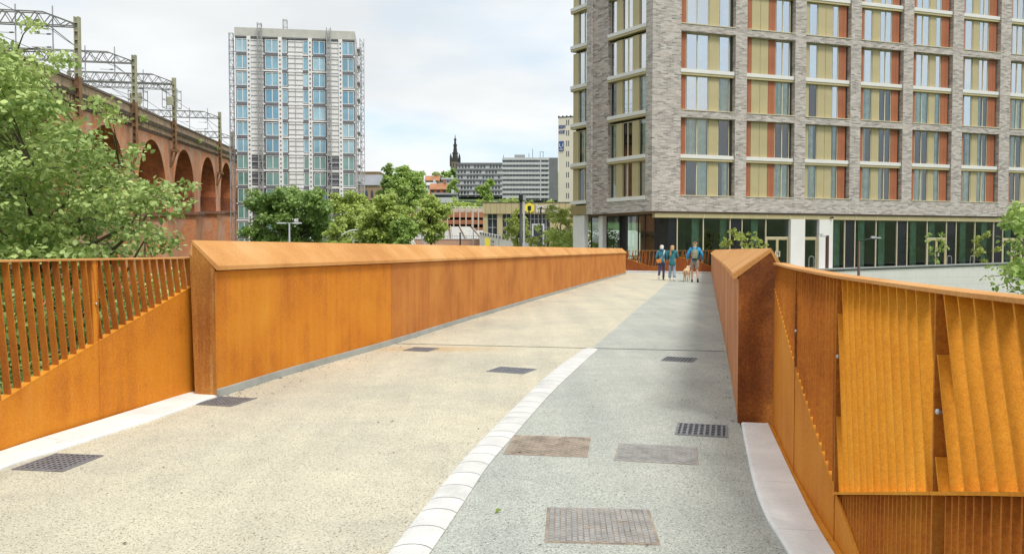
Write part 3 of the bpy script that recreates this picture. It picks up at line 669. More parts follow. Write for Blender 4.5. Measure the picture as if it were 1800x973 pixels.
# brick piers and bands (front)
pier = [(0.0, bx[0][0])]+[(a[1], b[0]) for a, b in zip(bx, bx[1:])]+[(bx[-1][1], XE)]
for a, b in pier:
    m_ = MB(); m_.box(a, b, 0, .62, 4.17, ZT); hp(m_, 'brick_pier', M['hbrick'])
for z0, z1 in bandz:
    for a, b in bx:
        m_ = MB(); m_.box(a, b, .012, .55, z0, z1); hp(m_, 'brick_band', M['hbrick'])
PAT = [
 [('b', .13), ('w', .42, 2), ('g', .18), ('w', .21, 1), ('d', .06)],
 [('b', .14), ('g', .18), ('g', .17), ('b', .15), ('w', .31, 2), ('d', .05)],
 [('g', .12), ('w', .20, 1), ('g', .17), ('g', .15), ('w', .15, 1), ('b', .17), ('d', .04)],
 [('b', .13), ('w', .20, 1), ('g', .17), ('w', .29, 2), ('b', .17), ('d', .04)],
 [('b', .14), ('w', .34, 2), ('g', .15), ('w', .15, 1), ('b', .19), ('d', .03)],
 [('b', .12), ('w', .22, 1), ('g', .16), ('w', .27, 2), ('b', .20), ('d', .03)],
 [('b', .12), ('w', .33, 2), ('g', .17), ('w', .17, 1), ('b', .18), ('d', .03)],
 [('g', .16), ('w', .30, 2), ('g', .20), ('w', .30, 1), ('d', .04)]]
mcache = {}
def framed(w_, h_, n, up=False):
    k = (round(w_, 3), round(h_, 2), n, up)
    if k not in mcache:
        f = MB(); t_ = .045
        f.box(0, t_, 0, .07, 0, h_); f.box(w_-t_, w_, 0, .07, 0, h_); f.box(t_, w_-t_, .001, .07, 0, t_); f.box(t_, w_-t_, .001, .07, h_-t_, h_)
        if n == 2: f.box(w_/2-.035, w_/2+.035, .002, .068, t_, h_-t_)
        f.box(t_, t_+.05, .02, .2, t_, h_-t_, mi=1)  # dark strip paints the reveal's shade down one side
        p = MB(); p.add([(t_, .045, t_), (w_-t_, .045, t_), (w_-t_, .045, h_-t_), (t_, .045, h_-t_)], [(0, 1, 2, 3)])
        cs = []
        for cv in ((0, 1), (0, .45), (.5, 1), (0, .72)):
            c = MB(); x0 = .02+cv[0]*w_; x1 = cv[1]*w_-.02; nn = max(6, int((x1-x0)/.035)); vs_ = []
            for i in range(nn+1):
                x = x0+(x1-x0)*i/nn; y = .17+.05*math.sin(i*1.15)+.03*math.sin(i*.43+cv[0]*5); vs_ += [(x, y, .02), (x+.01*math.sin(i), y, h_-.02)]
            c.add(vs_, [(2*i, 2*i+2, 2*i+3, 2*i+1) for i in range(nn)]); cs.append(c)
        mcache[k] = (f.mesh('window', [M['cream'], M['darkframe']]), p.mesh('pane', M['glass_up' if up else 'glass']), [c.mesh('curtain', M['curtain'], smooth=True) for c in cs], [c.mesh('curtain', M['curtain_pale'], smooth=True) for c in cs])
    return mcache[k]
def window(Mx, x, y, z, w_, h_, n, cur=True):
    f, p, c1, c2 = framed(w_, h_, n, z > 13.5 or (z > 11 and random.random() < .25)); loc = Mx @ Vector((x, y, z)); rz = math.atan2(Mx[1][0], Mx[0][0])
    o = inst(f, 'window', hot, loc, rz); inst(p, 'pane', o, (0, 0, 0))
    r = random.random()
    if cur and r < .84: inst((c1 if random.random() < .75 else c2)[random.choice((0, 0, 0, 1, 2, 3))], 'curtain', o, (0, 0, 0))
I4 = Matrix.Identity(4)
pmesh = {}
def panel(Mx, kind, x, y, z, w_, h_):
    k = (kind, round(w_, 3), round(h_, 2))
    if k not in pmesh:
        m_ = MB(); g = .012
        m_.box(g, w_-g, 0, .06, .005, h_-.005)
        if kind == 'b': m_.box(w_*.55, w_*.55+.02, -.012, 0, .005, h_-.005)
        pmesh[k] = m_.mesh({'g': 'gold_panel', 'b': 'brown_panel', 'd': 'reveal_shade'}[kind], M[{'g': 'gold', 'b': 'brown', 'd': 'darkframe'}[kind]])  # the dark strip paints the shaded reveal at each bay's right edge
    inst(pmesh[k], pmesh[k].name.split('.')[0], hot, Mx @ Vector((x, y, z)), math.atan2(Mx[1][0], Mx[0][0]))
for bi, (a, b) in enumerate(bx):
    W = b-a
    for z0, z1 in floors:
        x = a
        for el in PAT[bi]:
            w_ = W*el[1]
            if el[0] == 'w': window(I4, x, .36, z0, w_, z1-z0, el[2])
            else: panel(I4, el[0], x, .33 if el[0] != 'd' else .40, z0, w_, z1-z0)
            x += w_
    for k in range(4):
        zb = floors[2*k][1]; m_ = MB(); m_.box(a+.01, b-.01, .10, .45, zb+.17, zb+.43); hp(m_, 'white_bar', M['white'])
        m_ = MB(); m_.box(a+.01, b-.01, .14, .45, zb, zb+.168); hp(m_, 'gold_bar', M['gold'])
        m_ = MB(); m_.box(a+.005, b-.005, -.03, .4, floors[2*k][0]-.006, floors[2*k][0]+.05); hp(m_, 'sill', M['cream'])
# dark rooms behind
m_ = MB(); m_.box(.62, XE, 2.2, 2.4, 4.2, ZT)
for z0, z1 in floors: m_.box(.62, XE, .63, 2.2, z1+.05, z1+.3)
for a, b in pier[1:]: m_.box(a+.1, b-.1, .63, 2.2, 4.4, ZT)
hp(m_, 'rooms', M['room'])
# left facade
flB = floors
def Bx(t0, t1): return tB(t0), tB(t1)
m_ = MB(); m_.box(tB(.65), bl+.0, 0, .5, 4.17, ZT, M=LB); hp(m_, 'brick_pier', M['hbrick'])
m_ = MB(); m_.box(tB(6.8), tB(4.59), 0, .55, 4.17, ZT, M=LB); hp(m_, 'brick_pier', M['hbrick2'])
m_ = MB(); m_.box(tB(6.85), tB(6.3), -.16, -.002, 4.17, ZT, M=LB); hp(m_, 'brick_pilaster', M['hbrick'])
m_ = MB(); m_.box(tB(4.59), tB(.65), .008, .5, 4.17, 5.22, M=LB); hp(m_, 'brick_band', M['hbrick'])
m_ = MB(); m_.box(tB(8.87), tB(6.86), .0, .5, 4.2, 4.92, M=LB); hp(m_, 'gold_fascia', M['gold_dark'])
def Bpat(x0, x1, pat):
    W = x1-x0
    for z0, z1 in flB:
        z1 = z0+2.52; x = x0
        for el in pat:
            w_ = W*el[1]
            if el[0] == 'w': window(LB, x, .26, z0, w_, z1-z0, el[2])
            else: panel(LB, el[0], x, .2, z0, w_, z1-z0)
            x += w_
    for z0, z1 in flB+[(ZT, ZT)]:
        m_ = MB(); m_.box(x0-.05, x1-.02, -.07, .45, z0-.27, z0-.02, M=LB); hp(m_, 'white_bar', M['white'])
        if z0 > 5.5:
            m_ = MB(); m_.box(x0-.05, x1-.02, -.03, .42, z0-.44, z0-.272, M=LB); hp(m_, 'gold_bar', M['gold'])
Bpat(tB(4.55), tB(.66), [('w', .17, 1), ('g', .17), ('w', .26, 2), ('g', .18), ('w', .22, 1)])
Bpat(tB(8.87), tB(6.9), [('g', .34), ('w', .66, 2)])
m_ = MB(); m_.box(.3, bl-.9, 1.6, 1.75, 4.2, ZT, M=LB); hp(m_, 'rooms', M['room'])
# rest of the block: back, side, roof
m_ = MB(); e1 = LB @ Vector((0, .5, 0)); m_.add([(e1.x, e1.y, 4.17), (e1.x+6, 20, 4.17), (e1.x+6, 20, ZT), (e1.x, e1.y, ZT)], [(0, 1, 2, 3)])
m_.box(e1.x+6, XE, 19.5, 20, 4.17, ZT); m_.box(XE-.5, XE, .65, 19.4, -.02, ZT); hp(m_, 'rear_wall', M['hbrick2'])
poly = [(0, .02), (XE, .02), (XE, 20), (e1.x+6, 20), (e1.x, e1.y)]
m_ = MB(); m_.prism(poly, ZT, ZT+.4); hp(m_, 'roof', M['upstand'])
m_ = MB(); m_.prism([(.05, .05), (XE, .05), (XE, 20), (e1.x+6, 20), (e1.x+.1, e1.y)], 4.06, 4.16); hp(m_, 'soffit', M['soffit'])
# ground floor front glazing
GY = .30; mull = [1193, 1239, 1286, 1308, 1349, 1390]; 
m_ = MB(); m_.box(.3, XE, .10, .5, 3.74, 4.055); hp(m_, 'fascia', M['gold'])
m_ = MB(); m_.box(.0, XE, -.02, .6, 4.158, 4.185); hp(m_, 'drip_edge', M['darkframe'])
for px in (1215, 1239, 1286, 1308, 1349, 1390, 1415, 1440, 1464, 1488, 1506, 1543, 1580, 1598, 1633, 1667, 1684, 1717, 1750, 1766, 1800):
    m_ = MB(); x = FA(px); m_.box(x-.02, x+.02, .085, .1, 3.74, 4.05); hp(m_, 'fascia_joint', M['cream'])
def col(a, b, y0, y1, z0, z1, name, mt, Mx=None):
    m_ = MB(); m_.box(FA(a), FA(b), y0, y1, z0, z1); return hp(m_, name, mt)
glz = [(1193, 1239, 'g'), (1239, 1286, 'g'), (1286, 1307, 'k'), (1307, 1349, 'g'), (1349, 1390, 'd2'), (1390, 1415, 'W'), (1415, 1440, 'd1'), (1440, 1464, 'W'), (1464, 1488, 'g'),
       (1488, 1506, 'k'), (1506, 1543, 'g'), (1543, 1580, 'g'), (1580, 1598, 'k'), (1598, 1633, 'g'), (1633, 1667, 'd2'), (1667, 1684, 'k'), (1684, 1717, 'g'), (1717, 1750, 'g'), (1750, 1766, 'k'), (1766, 1800, 'd2'), (1800, 1840, 'g'), (1840, 1880, 'g')]
def gpane(a, b, z0, z1):
    m_ = MB(); m_.add([(a, GY, z0), (b, GY, z0), (b, GY, z1), (a, GY, z1)], [(0, 1, 2, 3)]); hp(m_, 'glazing', M['glass_low'])
for a, b, k in glz:
    xa, xb = FA(a)+.03, FA(b)-.03
    if k == 'g': gpane(xa, xb, .08, 3.73)
    elif k == 'k': m_ = MB(); m_.box(xa, xb, GY-.02, GY+.05, .08, 3.735); hp(m_, 'black_panel', M['blackpanel'])
    elif k == 'W': m_ = MB(); m_.box(xa-.03, xb+.03, .02, .9, -.05, 3.735); hp(m_, 'white_column', M['white'])
    else:
        dk = 2 if k == 'd2' else 1; gpane(xa, xb, 2.42, 3.73)
        m_ = MB(); zt = 2.36
        m_.box(xa, xa+.12, GY-.06, GY+.02, .0, zt); m_.box(xb-.12, xb, GY-.06, GY+.02, 0, zt); m_.box(xa+.12, xb-.12, GY-.055, GY+.02, zt-.16, zt); m_.box(xa+.12, xb-.12, GY-.055, GY+.02, 0, .14)
        if dk == 2: m_.box((xa+xb)/2-.10, (xa+xb)/2+.10, GY-.065, GY+.02, .14, zt-.16)
        dr_ = hp(m_, 'door', M['cream'] if False else M['gold'])
        m_ = MB(); m_.add([(xa+.1, GY, .1), (xb-.1, GY, .1), (xb-.1, GY, zt-.1), (xa+.1, GY, zt-.1)], [(0, 1, 2, 3)]); m_.build('pane', M['glass_low'], dr_, local=True)
        if dk == 2:
            m_ = MB()
            for sx in (-.22, .16): m_.box((xa+xb)/2+sx, (xa+xb)/2+sx+.04, GY-.13, GY-.09, .95, 1.35)
            m_.box((xa+xb)/2-.2, (xa+xb)/2+.18, GY-.125, GY-.095, .96, .99); m_.box((xa+xb)/2-.2, (xa+xb)/2+.18, GY-.125, GY-.095, 1.31, 1.34); m_.build('handle', M['white'], dr_, local=True)
        m_ = MB(); m_.box(xa, xb, GY-.04, GY+.03, 2.36, 2.42); hp(m_, 'transom', M['cream'])
for a, b, k in glz:
    if k != 'W' : m_ = MB(); x = FA(a); m_.box(x-.028, x+.028, GY-.09, GY+.06, 0, 3.738); hp(m_, 'mullion', M['cream'])
m_ = MB(); m_.box(FA(1193), XE, GY-.05, GY+.05, .0, .075); hp(m_, 'plinth', M['darkframe'])
m_ = MB(); m_.box(FA(1180), FA(1193)-.03, GY, GY+.05, .0, 3.74); hp(m_, 'black_panel', M['blackpanel'])
# lobby interior
m_ = MB(); m_.box(FA(1215), XE-.6, 7, 7.2, 0, 4.0); m_.box(FA(1215), FA(1215)+.15, 1.2, 7, 0, 4.0); hp(m_, 'lobby_wall', M['darkframe'])
m_ = MB(); m_.box(.5, XE-.6, .5, 12, -.02, .01); hp(m_, 'lobby_floor', M['soffit'])
for px in (1225, 1275, 1330, 1476, 1520, 1556, 1612, 1645, 1700, 1738, 1780):
    m_ = MB(); x = FA(px); nn = 14; ww = .55; vs_ = []
    for i in range(nn+1): xx = x+ww*i/nn; y = .75+.05*math.sin(i*1.7); vs_ += [(xx, y, .05), (xx, y, 3.9)]
    m_.add(vs_, [(2*i, 2*i+2, 2*i+3, 2*i+1) for i in range(nn)]); hp(m_, 'curtain', M['curtain'], smooth=True)
for px in (1260, 1320, 1500, 1590, 1660, 1730):
    m_ = MB(); x = FA(px); m_.box(x, x+.5, 3, 3.5, 0, 4.05); hp(m_, 'inner_column', M['soffit'])
# corner glazing under the left facade (set back), see-through lobby
sb = 1.9
gl = [0.3, 1.5, 2.1, 3.6, 4.4, 5.6, 6.3, 7.3, 8.3]
for i, (a, b) in enumerate(zip(gl, gl[1:])):
    m_ = MB(); m_.box(a-.03, a+.03, sb-.04, sb+.06, 0, 4.05, M=LB); hp(m_, 'mullion', M['darkframe'])
    if i in (1, 3, 7): m_ = MB(); m_.box(a+.03, b-.03, sb-.02, sb+.05, 0, 4.05, M=LB); hp(m_, 'black_panel', M['blackpanel'])
    else:
        m_ = MB(); m_.add([LB @ Vector(p) for p in ((a+.03, sb, .05), (b-.03, sb, .05), (b-.03, sb, 4.05), (a+.03, sb, 4.05))], [(0, 1, 2, 3)]); hp(m_, 'glazing', M['glass_low'])
m_ = MB(); q0 = LB @ Vector((8.3, sb, 0)); m_.box(min(q0.x, 1.2), FA(1193)-.02, GY+.06, GY+.12, 0, 4.05) if False else m_.box(FA(1180)-.1, FA(1180), GY, 1.6, 0, 4.05); hp(m_, 'black_panel', M['blackpanel'])
m_ = MB(); m_.box(.15, .6, .1, .5, -.05, 4.18, M=LB); m_.box(1.05, 1.5, .1, .5, -.05, 4.18, M=LB); m_.box(.6, 1.05, .14, .46, -.05, 4.17, M=LB); hp(m_, 'white_column', M['white'])
m_ = MB(); m_.box(2.5, 2.95, .7, 1.1, -.05, 4.05, M=LB); hp(m_, 'white_column', M['white'])
m_ = MB(); m_.box(bl-.5, bl-.1, .3, .7, -.05, 4.05, M=LB) if False else m_.box(1.4, 1.9, 4.2, 4.6, 0, 4.05); hp(m_, 'inner_column', M['soffit'])
# security camera under the fascia
m_ = MB(); x = FA(1461); m_.box(x-.05, x+.05, -.1, .08, 3.86, 3.94); m_.ball((x, -.1, 3.9), .08); hp(m_, 'wall_camera', M['post_black'])

# ---------------------------------------------------------------- retaining wall with pale tiles below the hotel
rw = thing('retaining_wall', 'long cream tiled retaining wall below the hotel frontage', 'wall', (C0.x, C0.y, 0), HA)
x0, x1 = FA(1345), FA(1860); zt = lambda x, y=0: -.02+.021*(x-FA(1420))
m_ = MB(); m_.prism([(x0, -3.15), (x1, -3.15), (x1, -2.9), (x0, -2.9)], -9, lambda x, y: zt(x)); m_.build('backing', M['upstand'], rw, local=True)
for k in range(8):
    a = x0+(x1-x0)*k/8+.01; b = x0+(x1-x0)*(k+1)/8-.01
    m_ = MB(); m_.prism([(a, -3.32), (b, -3.32), (b, -2.8), (a, -2.8)], lambda x, y: zt(x)+.07, lambda x, y: zt(x)+.17); m_.build('coping', M['off_mid'], rw, local=True)
m_ = MB(); m_.prism([(x0, -3.26), (x1, -3.26), (x1, -2.85), (x0, -2.85)], lambda x, y: zt(x)+.0, lambda x, y: zt(x)+.068); m_.build('shadow_gap', M['darkframe'], rw, local=True)
tw, th_ = .98, .5; tm = MB(); tm.box(0, tw-.012, 0, .05, 0, th_-.012); tm = [tm.mesh('wall_tile', M['tile'])]
row = 0; z = -3.6
while z < .4:
    x = x0+(row % 2)*.49
    while x < x1-tw:
        top = z+th_
        if top < zt(x)-.004: inst(tm[0], 'wall_tile', rw, (x, -3.2-random.random()*.004, z))
        elif z+.08 < zt(x):
            m_ = MB(); m_.prism([(x, -3.2), (x+tw-.012, -3.2), (x+tw-.012, -3.15), (x, -3.15)], z, lambda xx, y: zt(xx)-.004); m_.build('wall_tile', M['tile'], rw, local=True)
        x += tw
    z += th_; row += 1
# hooped cycle stands by the hotel front
grp = 'steel hoops in front of the hotel glazing'
hoop = None
for i, (px, off, lb) in enumerate(((1402, 1.6, 'steel hoop in front of the left white column'), (1640, 1.6, 'steel hoop left of the second, below the small green tree'), (1680, 1.6, 'steel hoop in front of the black glazing panel at the right'))):
    p = C0+PT*FA(px)+PN*off
    if hoop is None:
        hoop = thing('cycle_hoop', lb, 'cycle stand', (p.x, p.y, 0), HA, grp)
        m_ = MB(); m_.tube([(-.22, 0, -.03), (-.22, 0, .85), (-.16, 0, .95), (0, 0, .99), (.16, 0, .95), (.22, 0, .85), (.22, 0, -.03)], .024, 8); m_.build('hoop', M['post_grey'], hoop, local=True, smooth=True)
        m_ = MB(); m_.box(-.28, -.16, -.06, .06, -.029, -.02); m_.box(.16, .28, -.06, .06, -.029, -.02); m_.build('foot_plate', M['post_grey'], hoop, local=True)
    else: dup(hoop, (p.x, p.y, 0), HA, lb, grp)
# ================================================================ viaduct
via = thing('railway_viaduct', 'long red brick railway viaduct with tall arches at the left', 'viaduct', (-32, 0, 0))
VD = Vector((-.183, 1)); VD_L = VD.length; VB = Vector((-1, -.183)).normalized()
def vp(y, back, zo, base=None):                    # point on the viaduct: y along, back = into it, zo above the rising line
    p = Vector((-32-.183*y, y))+VB*back; return Vector((p.x, p.y, (1.45+.0543*y+zo) if base is None else base))
DEP = 15.0; R_ = 8.1; CZ = 1.9; SPR = -1.0; TOPZ = 13.8; pitchv = 21.2; y0v = 98.7
ks = range(-3, 7)
hw = R_/VD_L
for k in ks:
    yc = y0v+pitchv*k; rise = .0543
    # face wall above and around the arch: strips from arch curve up to cornice
    n = 20
    ang = [math.pi-math.pi*i/n for i in range(n+1)]
    prof = [(-hw, SPR)]+[(math.cos(a)*hw, CZ+math.sin(a)*R_) for a in ang]+[(hw, SPR)]
    for back, flip in ((0, False), (DEP, True)):
        m_ = MB(); vs_ = []
        for dy, zo in prof: vs_.append(vp(yc+dy, back, zo)); vs_.append(vp(yc+dy, back, 12.1))
        fs = [(2*i, 2*i+2, 2*i+3, 2*i+1) for i in range(len(prof)-1)]
        m_.add(vs_, [f[::-1] for f in fs] if flip else fs); m_.build('spandrel_wall', M['vbrick'], via)
    m_ = MB(); vs_ = []
    for dy, zo in prof: vs_ += [vp(yc+dy, .0, zo), vp(yc+dy, DEP, zo)]
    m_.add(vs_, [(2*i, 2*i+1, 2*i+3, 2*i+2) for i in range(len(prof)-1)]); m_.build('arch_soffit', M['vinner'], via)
    # arch ring standing slightly proud
    m_ = MB(); rings = []
    for a in ang:
        c_, s_ = math.cos(a), math.sin(a)
        rings.append([vp(yc+c_*hw*r, b, CZ+s_*R_*r) for r, b in ((.998, -.06), (1.085, -.06), (1.085, .02), (.998, .02))])
    m_.loft(rings); m_.build('arch_ring', M['vbrick'], via)
    # pier to the far side of this arch
    a, b = yc+hw, yc+pitchv-hw
    for (zlo, zhi, g, nm, mt) in ((None, SPR-.55, .25, 'pier', M['vbrick']), (SPR-.55, SPR, .75, 'impost', M['vledge']), (SPR, 12.1, 0, 'pier_upper', M['vbrick'])):
        m_ = MB(); q = [(a-g, -g), (b+g, -g), (b+g, DEP+g), (a-g, DEP+g)]
        vs_ = [vp(y, bk, 0, base=-10.0) if zlo is None else vp(y, bk, zlo) for y, bk in q]+[vp(y, bk, zhi) for y, bk in q]
        m_.add(vs_, [(3, 2, 1, 0), (4, 5, 6, 7), (0, 1, 5, 4), (1, 2, 6, 5), (2, 3, 7, 6), (3, 0, 4, 7)]); m_.build(nm, mt, via)
ya, yb = y0v-pitchv*3-hw, y0v+pitchv*6+pitchv-hw
def vrun(prof, name, mt, segs=1, kind=None):
    for k in range(segs):
        a = ya+(yb-ya)*k/segs+(.02 if segs > 1 else 0); b = ya+(yb-ya)*(k+1)/segs-(.02 if segs > 1 else 0)
        m_ = MB(); m_.loft([[vp(y, bk, zo) for bk, zo in prof] for y in (a, b)]); m_.build(name, mt, via, kind=kind)
vrun([(-.25, 10.9), (.6, 10.9), (.6, 11.15), (-.25, 11.15)], 'string_course', M['vcap'])
vrun([(-.6, 11.95), (1.2, 11.95), (1.2, 12.45), (-.75, 12.45)], 'cornice', M['vcap'])
vrun([(-.35, 12.45), (.5, 12.45), (.5, 13.55), (-.35, 13.55)], 'parapet', M['vstone'], 60)
vrun([(-.5, 13.56), (.65, 13.56), (.65, 13.85), (-.5, 13.85)], 'parapet_coping', M['vcap'], 40)
vrun([(DEP-.5, 12.3), (DEP+.3, 12.3), (DEP+.3, 13.8), (DEP-.5, 13.8)], 'far_parapet', M['vstone'])
vrun([(.6, 11.9), (DEP-.5, 11.9), (DEP-.5, 12.35), (.6, 12.35)], 'track_bed', M['vcap'])
m_ = MB(); y = ya
while y < yb:
    vs_ = [vp(yy_, bk, zo) for zo in (11.2, 11.94) for yy_, bk in ((y, -.5), (y+.42, -.5), (y+.42, .05), (y, .05))]
    m_.add(vs_, [(3, 2, 1, 0), (4, 5, 6, 7), (0, 1, 5, 4), (1, 2, 6, 5), (2, 3, 7, 6), (3, 0, 4, 7)]); y += .85
m_.build('corbels', M['vstone'], via, kind='stuff')
# weeds on the cornice are added with the plants

# ---------------------------------------------------------------- overhead line gantries
def truss(m_, a, b, h0, h1, n, wch=.12, wd=.07):
    # lower chord a->b straight, upper chord h above, tapering near b
    a = Vector(a); b = Vector(b); up = Vector((0, 0, 1)); L_ = []; T_ = []
    for i in range(n+1):
        t = i/n; p = a.lerp(b, t); h = h0 if t < .8 else h0+(h1-h0)*(t-.8)/.2; L_.append(p); T_.append(p+up*h)
    m_.bar(L_[0], L_[-1], wch)
    k = int(n*.8); m_.bar(T_[0], T_[k], wch); m_.bar(T_[k], T_[-1], wch)
    for i in range(n):
        m_.bar(L_[i], T_[i].lerp(T_[i+1], .5), wd); m_.bar(T_[i].lerp(T_[i+1], .5), L_[i+1], wd)
GAN = [(143, 30, 34, 205, 'nearest one, behind the leafy tree'), (241, 97, 100, 262, 'second from the left'), (310, 137, 137, 262, 'carrying signal cages, third from the left'),
       (389, 197, 199, 302, 'fourth from the left'), (411, 231, 234, 262, 'farthest one, beside the tower')]
gm = []
for gi, (px, yt, ybm, ybase, desc) in enumerate(GAN):
    # solve y where the mast line (0.9 m outside the face) meets the sight line
    c = -32+.9; r = X(px, 1); Y = c/(r+.183)
    t = thing('line_gantry', 'overhead line gantry on the viaduct, '+desc, 'gantry', (X(px, Y), Y, Z(ybase, Y)), 0, 'overhead line gantries standing along the viaduct')
    P = Vector((X(px, Y), Y)); ztop = Z(yt, Y); zb = Z(ybase, Y); zpar = 1.45+.0543*Y+TOPZ+.2
    for nm, mt, z0, z1 in (('mast', M['mast_green'], zpar, ztop), ('mast_base', M['mast_rust'], zb, zpar-.004)):
        m_ = MB(); 
        for dx in (-.26, .18): m_.box(P.x+dx, P.x+dx+.08, P.y-.28, P.y+.28, z0, z1)
        m_.box(P.x-.18, P.x+.18, P.y-.04, P.y+.04, z0, z1)
        for q in range(int((z1-z0)/.9)): m_.box(P.x-.18, P.x+.18, P.y-.27, P.y+.27, z0+.9*q+.3, z0+.9*q+.38)
        m_.build(nm, mt, t)
    if ybase != 205:
        m_ = MB(); m_.box(P.x-.55, P.x+.55, P.y-.5, P.y+.5, zb-.5, zb-.02); m_.bar((P.x+.3, P.y, zb-.4), (P.x-.7, P.y, zb-3), .25); m_.bar((P.x-.5, P.y, zb-.4), (P.x-.8, P.y, zb-3), .25); m_.build('bracket', M['mast_rust'], t)
    zb_ = Z(ybm+5, Y)-.5; W = 15.5; far = Vector((P.x-W, P.y-.183*W))
    m_ = MB()
    for s_ in (-.35, .35): truss(m_, (far.x, far.y+s_, zb_), (P.x-.1, P.y+s_, zb_), 1.35 if gi != 2 else 1.4, .25, 10, .11, .08)
    m_.build('truss', M['gantry'], t)
    m_ = MB(); m_.box(far.x-.2, far.x+.2, far.y-.25, far.y+.25, zpar-3, zb_+1.4); m_.build('far_mast', M['mast_green'], t)
    m_ = MB(); m_.bar((P.x-.1, P.y, zb_-2.2), (P.x-2.9, P.y-.5, zb_+.1), .10); m_.build('brace', M['gantry'], t)
    for dx in ((2.4, 6.0, 9.8) if gi != 2 else (4.6,)):
        m_ = MB(); q = Vector((P.x-dx, P.y-.183*dx)); m_.tube([(q.x, q.y, zb_-2.4), (q.x, q.y, zb_+2.1)], .07, 6); m_.build('drop_tube', M['post_grey'], t)
        for zz_, ll in ((-.9, 1.9), (-2.3, 2.2)):
            m_ = MB(); m_.tube([(q.x, q.y, zb_+zz_), (q.x-ll*.45, q.y-.1, zb_+zz_-.03), (q.x-ll, q.y-.2, zb_+zz_)], [.03, .03, .03], 5); m_.tube([(q.x-.25, q.y, zb_+zz_), (q.x-.65, q.y, zb_+zz_)], .085, 6)
            m_.build('registration_arm', M['wire'], t)
    gm.append((P, zb_, far))
    if gi == 2:                                                       # signal gantry: second deck, platforms and signal backs
        m_ = MB()
        for s_ in (-.5, .5): truss(m_, (far.x, far.y+s_, zb_-.9), (P.x-.1, P.y+s_, zb_-.9), .8, .8, 16, .09, .06)
        m_.build('lower_truss', M['gantry'], t)
        for dx in (5.9, .4):
            m_ = MB(); cx_ = P.x-dx
            for zz_ in (-1.2, -2.6, -3.9):
                for yy_ in (-.8, .8): m_.bar((cx_-1.2, P.y+yy_, zb_+zz_), (cx_+1.2, P.y+yy_, zb_+zz_), .07)
                for xx_ in (-1.2, 1.2): m_.bar((cx_+xx_, P.y-.8, zb_+zz_), (cx_+xx_, P.y+.8, zb_+zz_), .07)
            for xx_ in (-1.2, 1.2):
                for yy_ in (-.8, .8): m_.bar((cx_+xx_, P.y+yy_, zb_-3.9), (cx_+xx_, P.y+yy_, zb_-.9), .07)
            m_.build('signal_cage', M['gantry'], t)
            m_ = MB()
            if dx > 1: m_.bbox(cx_-1.0, cx_+1.0, P.y-.9, P.y-.6, zb_-3.3, zb_-1.6, .15); m_.bbox(cx_-.75, cx_+.9, P.y-1.1, P.y-.91, zb_-5.0, zb_-3.35, .12)
            else: m_.bbox(cx_-.5, cx_+.6, P.y-.9, P.y-.6, zb_-3.6, zb_-2.2, .1)
            m_.build('signal_back', M['mast_green'], t)
# overhead wires run between the gantries
for i, (dx, dz) in enumerate(((2.6, -.4), (4.6, -2.5), (7.4, -2.4), (9.4, -1.0), (12.3, -2.5))):
    m_ = MB(); pts = []
    g0 = gm[0][0]; ext0 = (Vector((g0.x-dx+.183*70, g0.y-.183*dx-70)), gm[0][1]-.0543*70)
    pts.append(Vector((*ext0[0], ext0[1]+dz)))
    for P, zb_, far in gm:
        q = Vector((P.x-dx, P.y-.183*dx, zb_+dz)); a = pts[-1]
        for s_ in range(1, 6): t = s_/5; v = a.lerp(q, t); v.z -= 4*.35*t*(1-t) if s_ < 5 else 0; pts.append(v)
    m_.tube(pts, .035, 4); o = m_.build('overhead_wire', M['wire'])
    o['label'] = ('outermost low wire of the viaduct line, nearest the masts', 'low contact wire over the nearer viaduct track', 'low contact wire over the middle of the viaduct', 'highest thin wire over the farther viaduct track', 'overhead wire farthest from the masts of the viaduct')[i]; o['category'] = 'wire'; o['group'] = 'overhead wires above the viaduct tracks'

# ================================================================ tower under construction
TY = 139.0
tow = thing('tower_block', 'white tower block under construction with blue windows and mast climbers', 'tower block', (X(417, TY), TY, -8), R(8))
TM = FR[tow]; ct = math.cos(R(8))
tx = lambda px: (X(px, TY)-X(417, TY))/ct
def tp(m_, name, mt, **k): return m_.build(name, mt, tow, local=True, **k)
tz = lambda py: Z(py, TY)+8
Wt = tx(620)
m_ = MB(); m_.box(0.02, Wt-.02, .35, 6, 0, tz(63)); tp(m_, 'core', M['tower_dark'])
m_ = MB(); m_.box(-.05, Wt+.05, -.1, 6.2, tz(63), tz(48)); tp(m_, 'parapet', M['tower_cap'])
m_ = MB(); m_.box(Wt-.019, Wt+.03, .4, 6, 0, tz(63)); tp(m_, 'side_wall', M['tower_panel'])
m_ = MB(); m_.box(0, Wt, -.05, .35, tz(65.5), tz(63)-.003); tp(m_, 'dark_band', M['tower_dark'])
rowp = 29.35; rows = [(67+rowp*i, 67+rowp*i+23.5) for i in range(13)]
cols = [(419, 438, 2, 'w'), (440, 464, 0, 'p'), (467, 489, 2, 'w'), (496, 504.5, 1, 'w'), (506, 531, 0, 'p'), (531.5, 540, 1, 'w'), (548, 569, 2, 'w'), (572, 595, 0, 'p'), (598, 618, 2, 'w')]
wc = {}
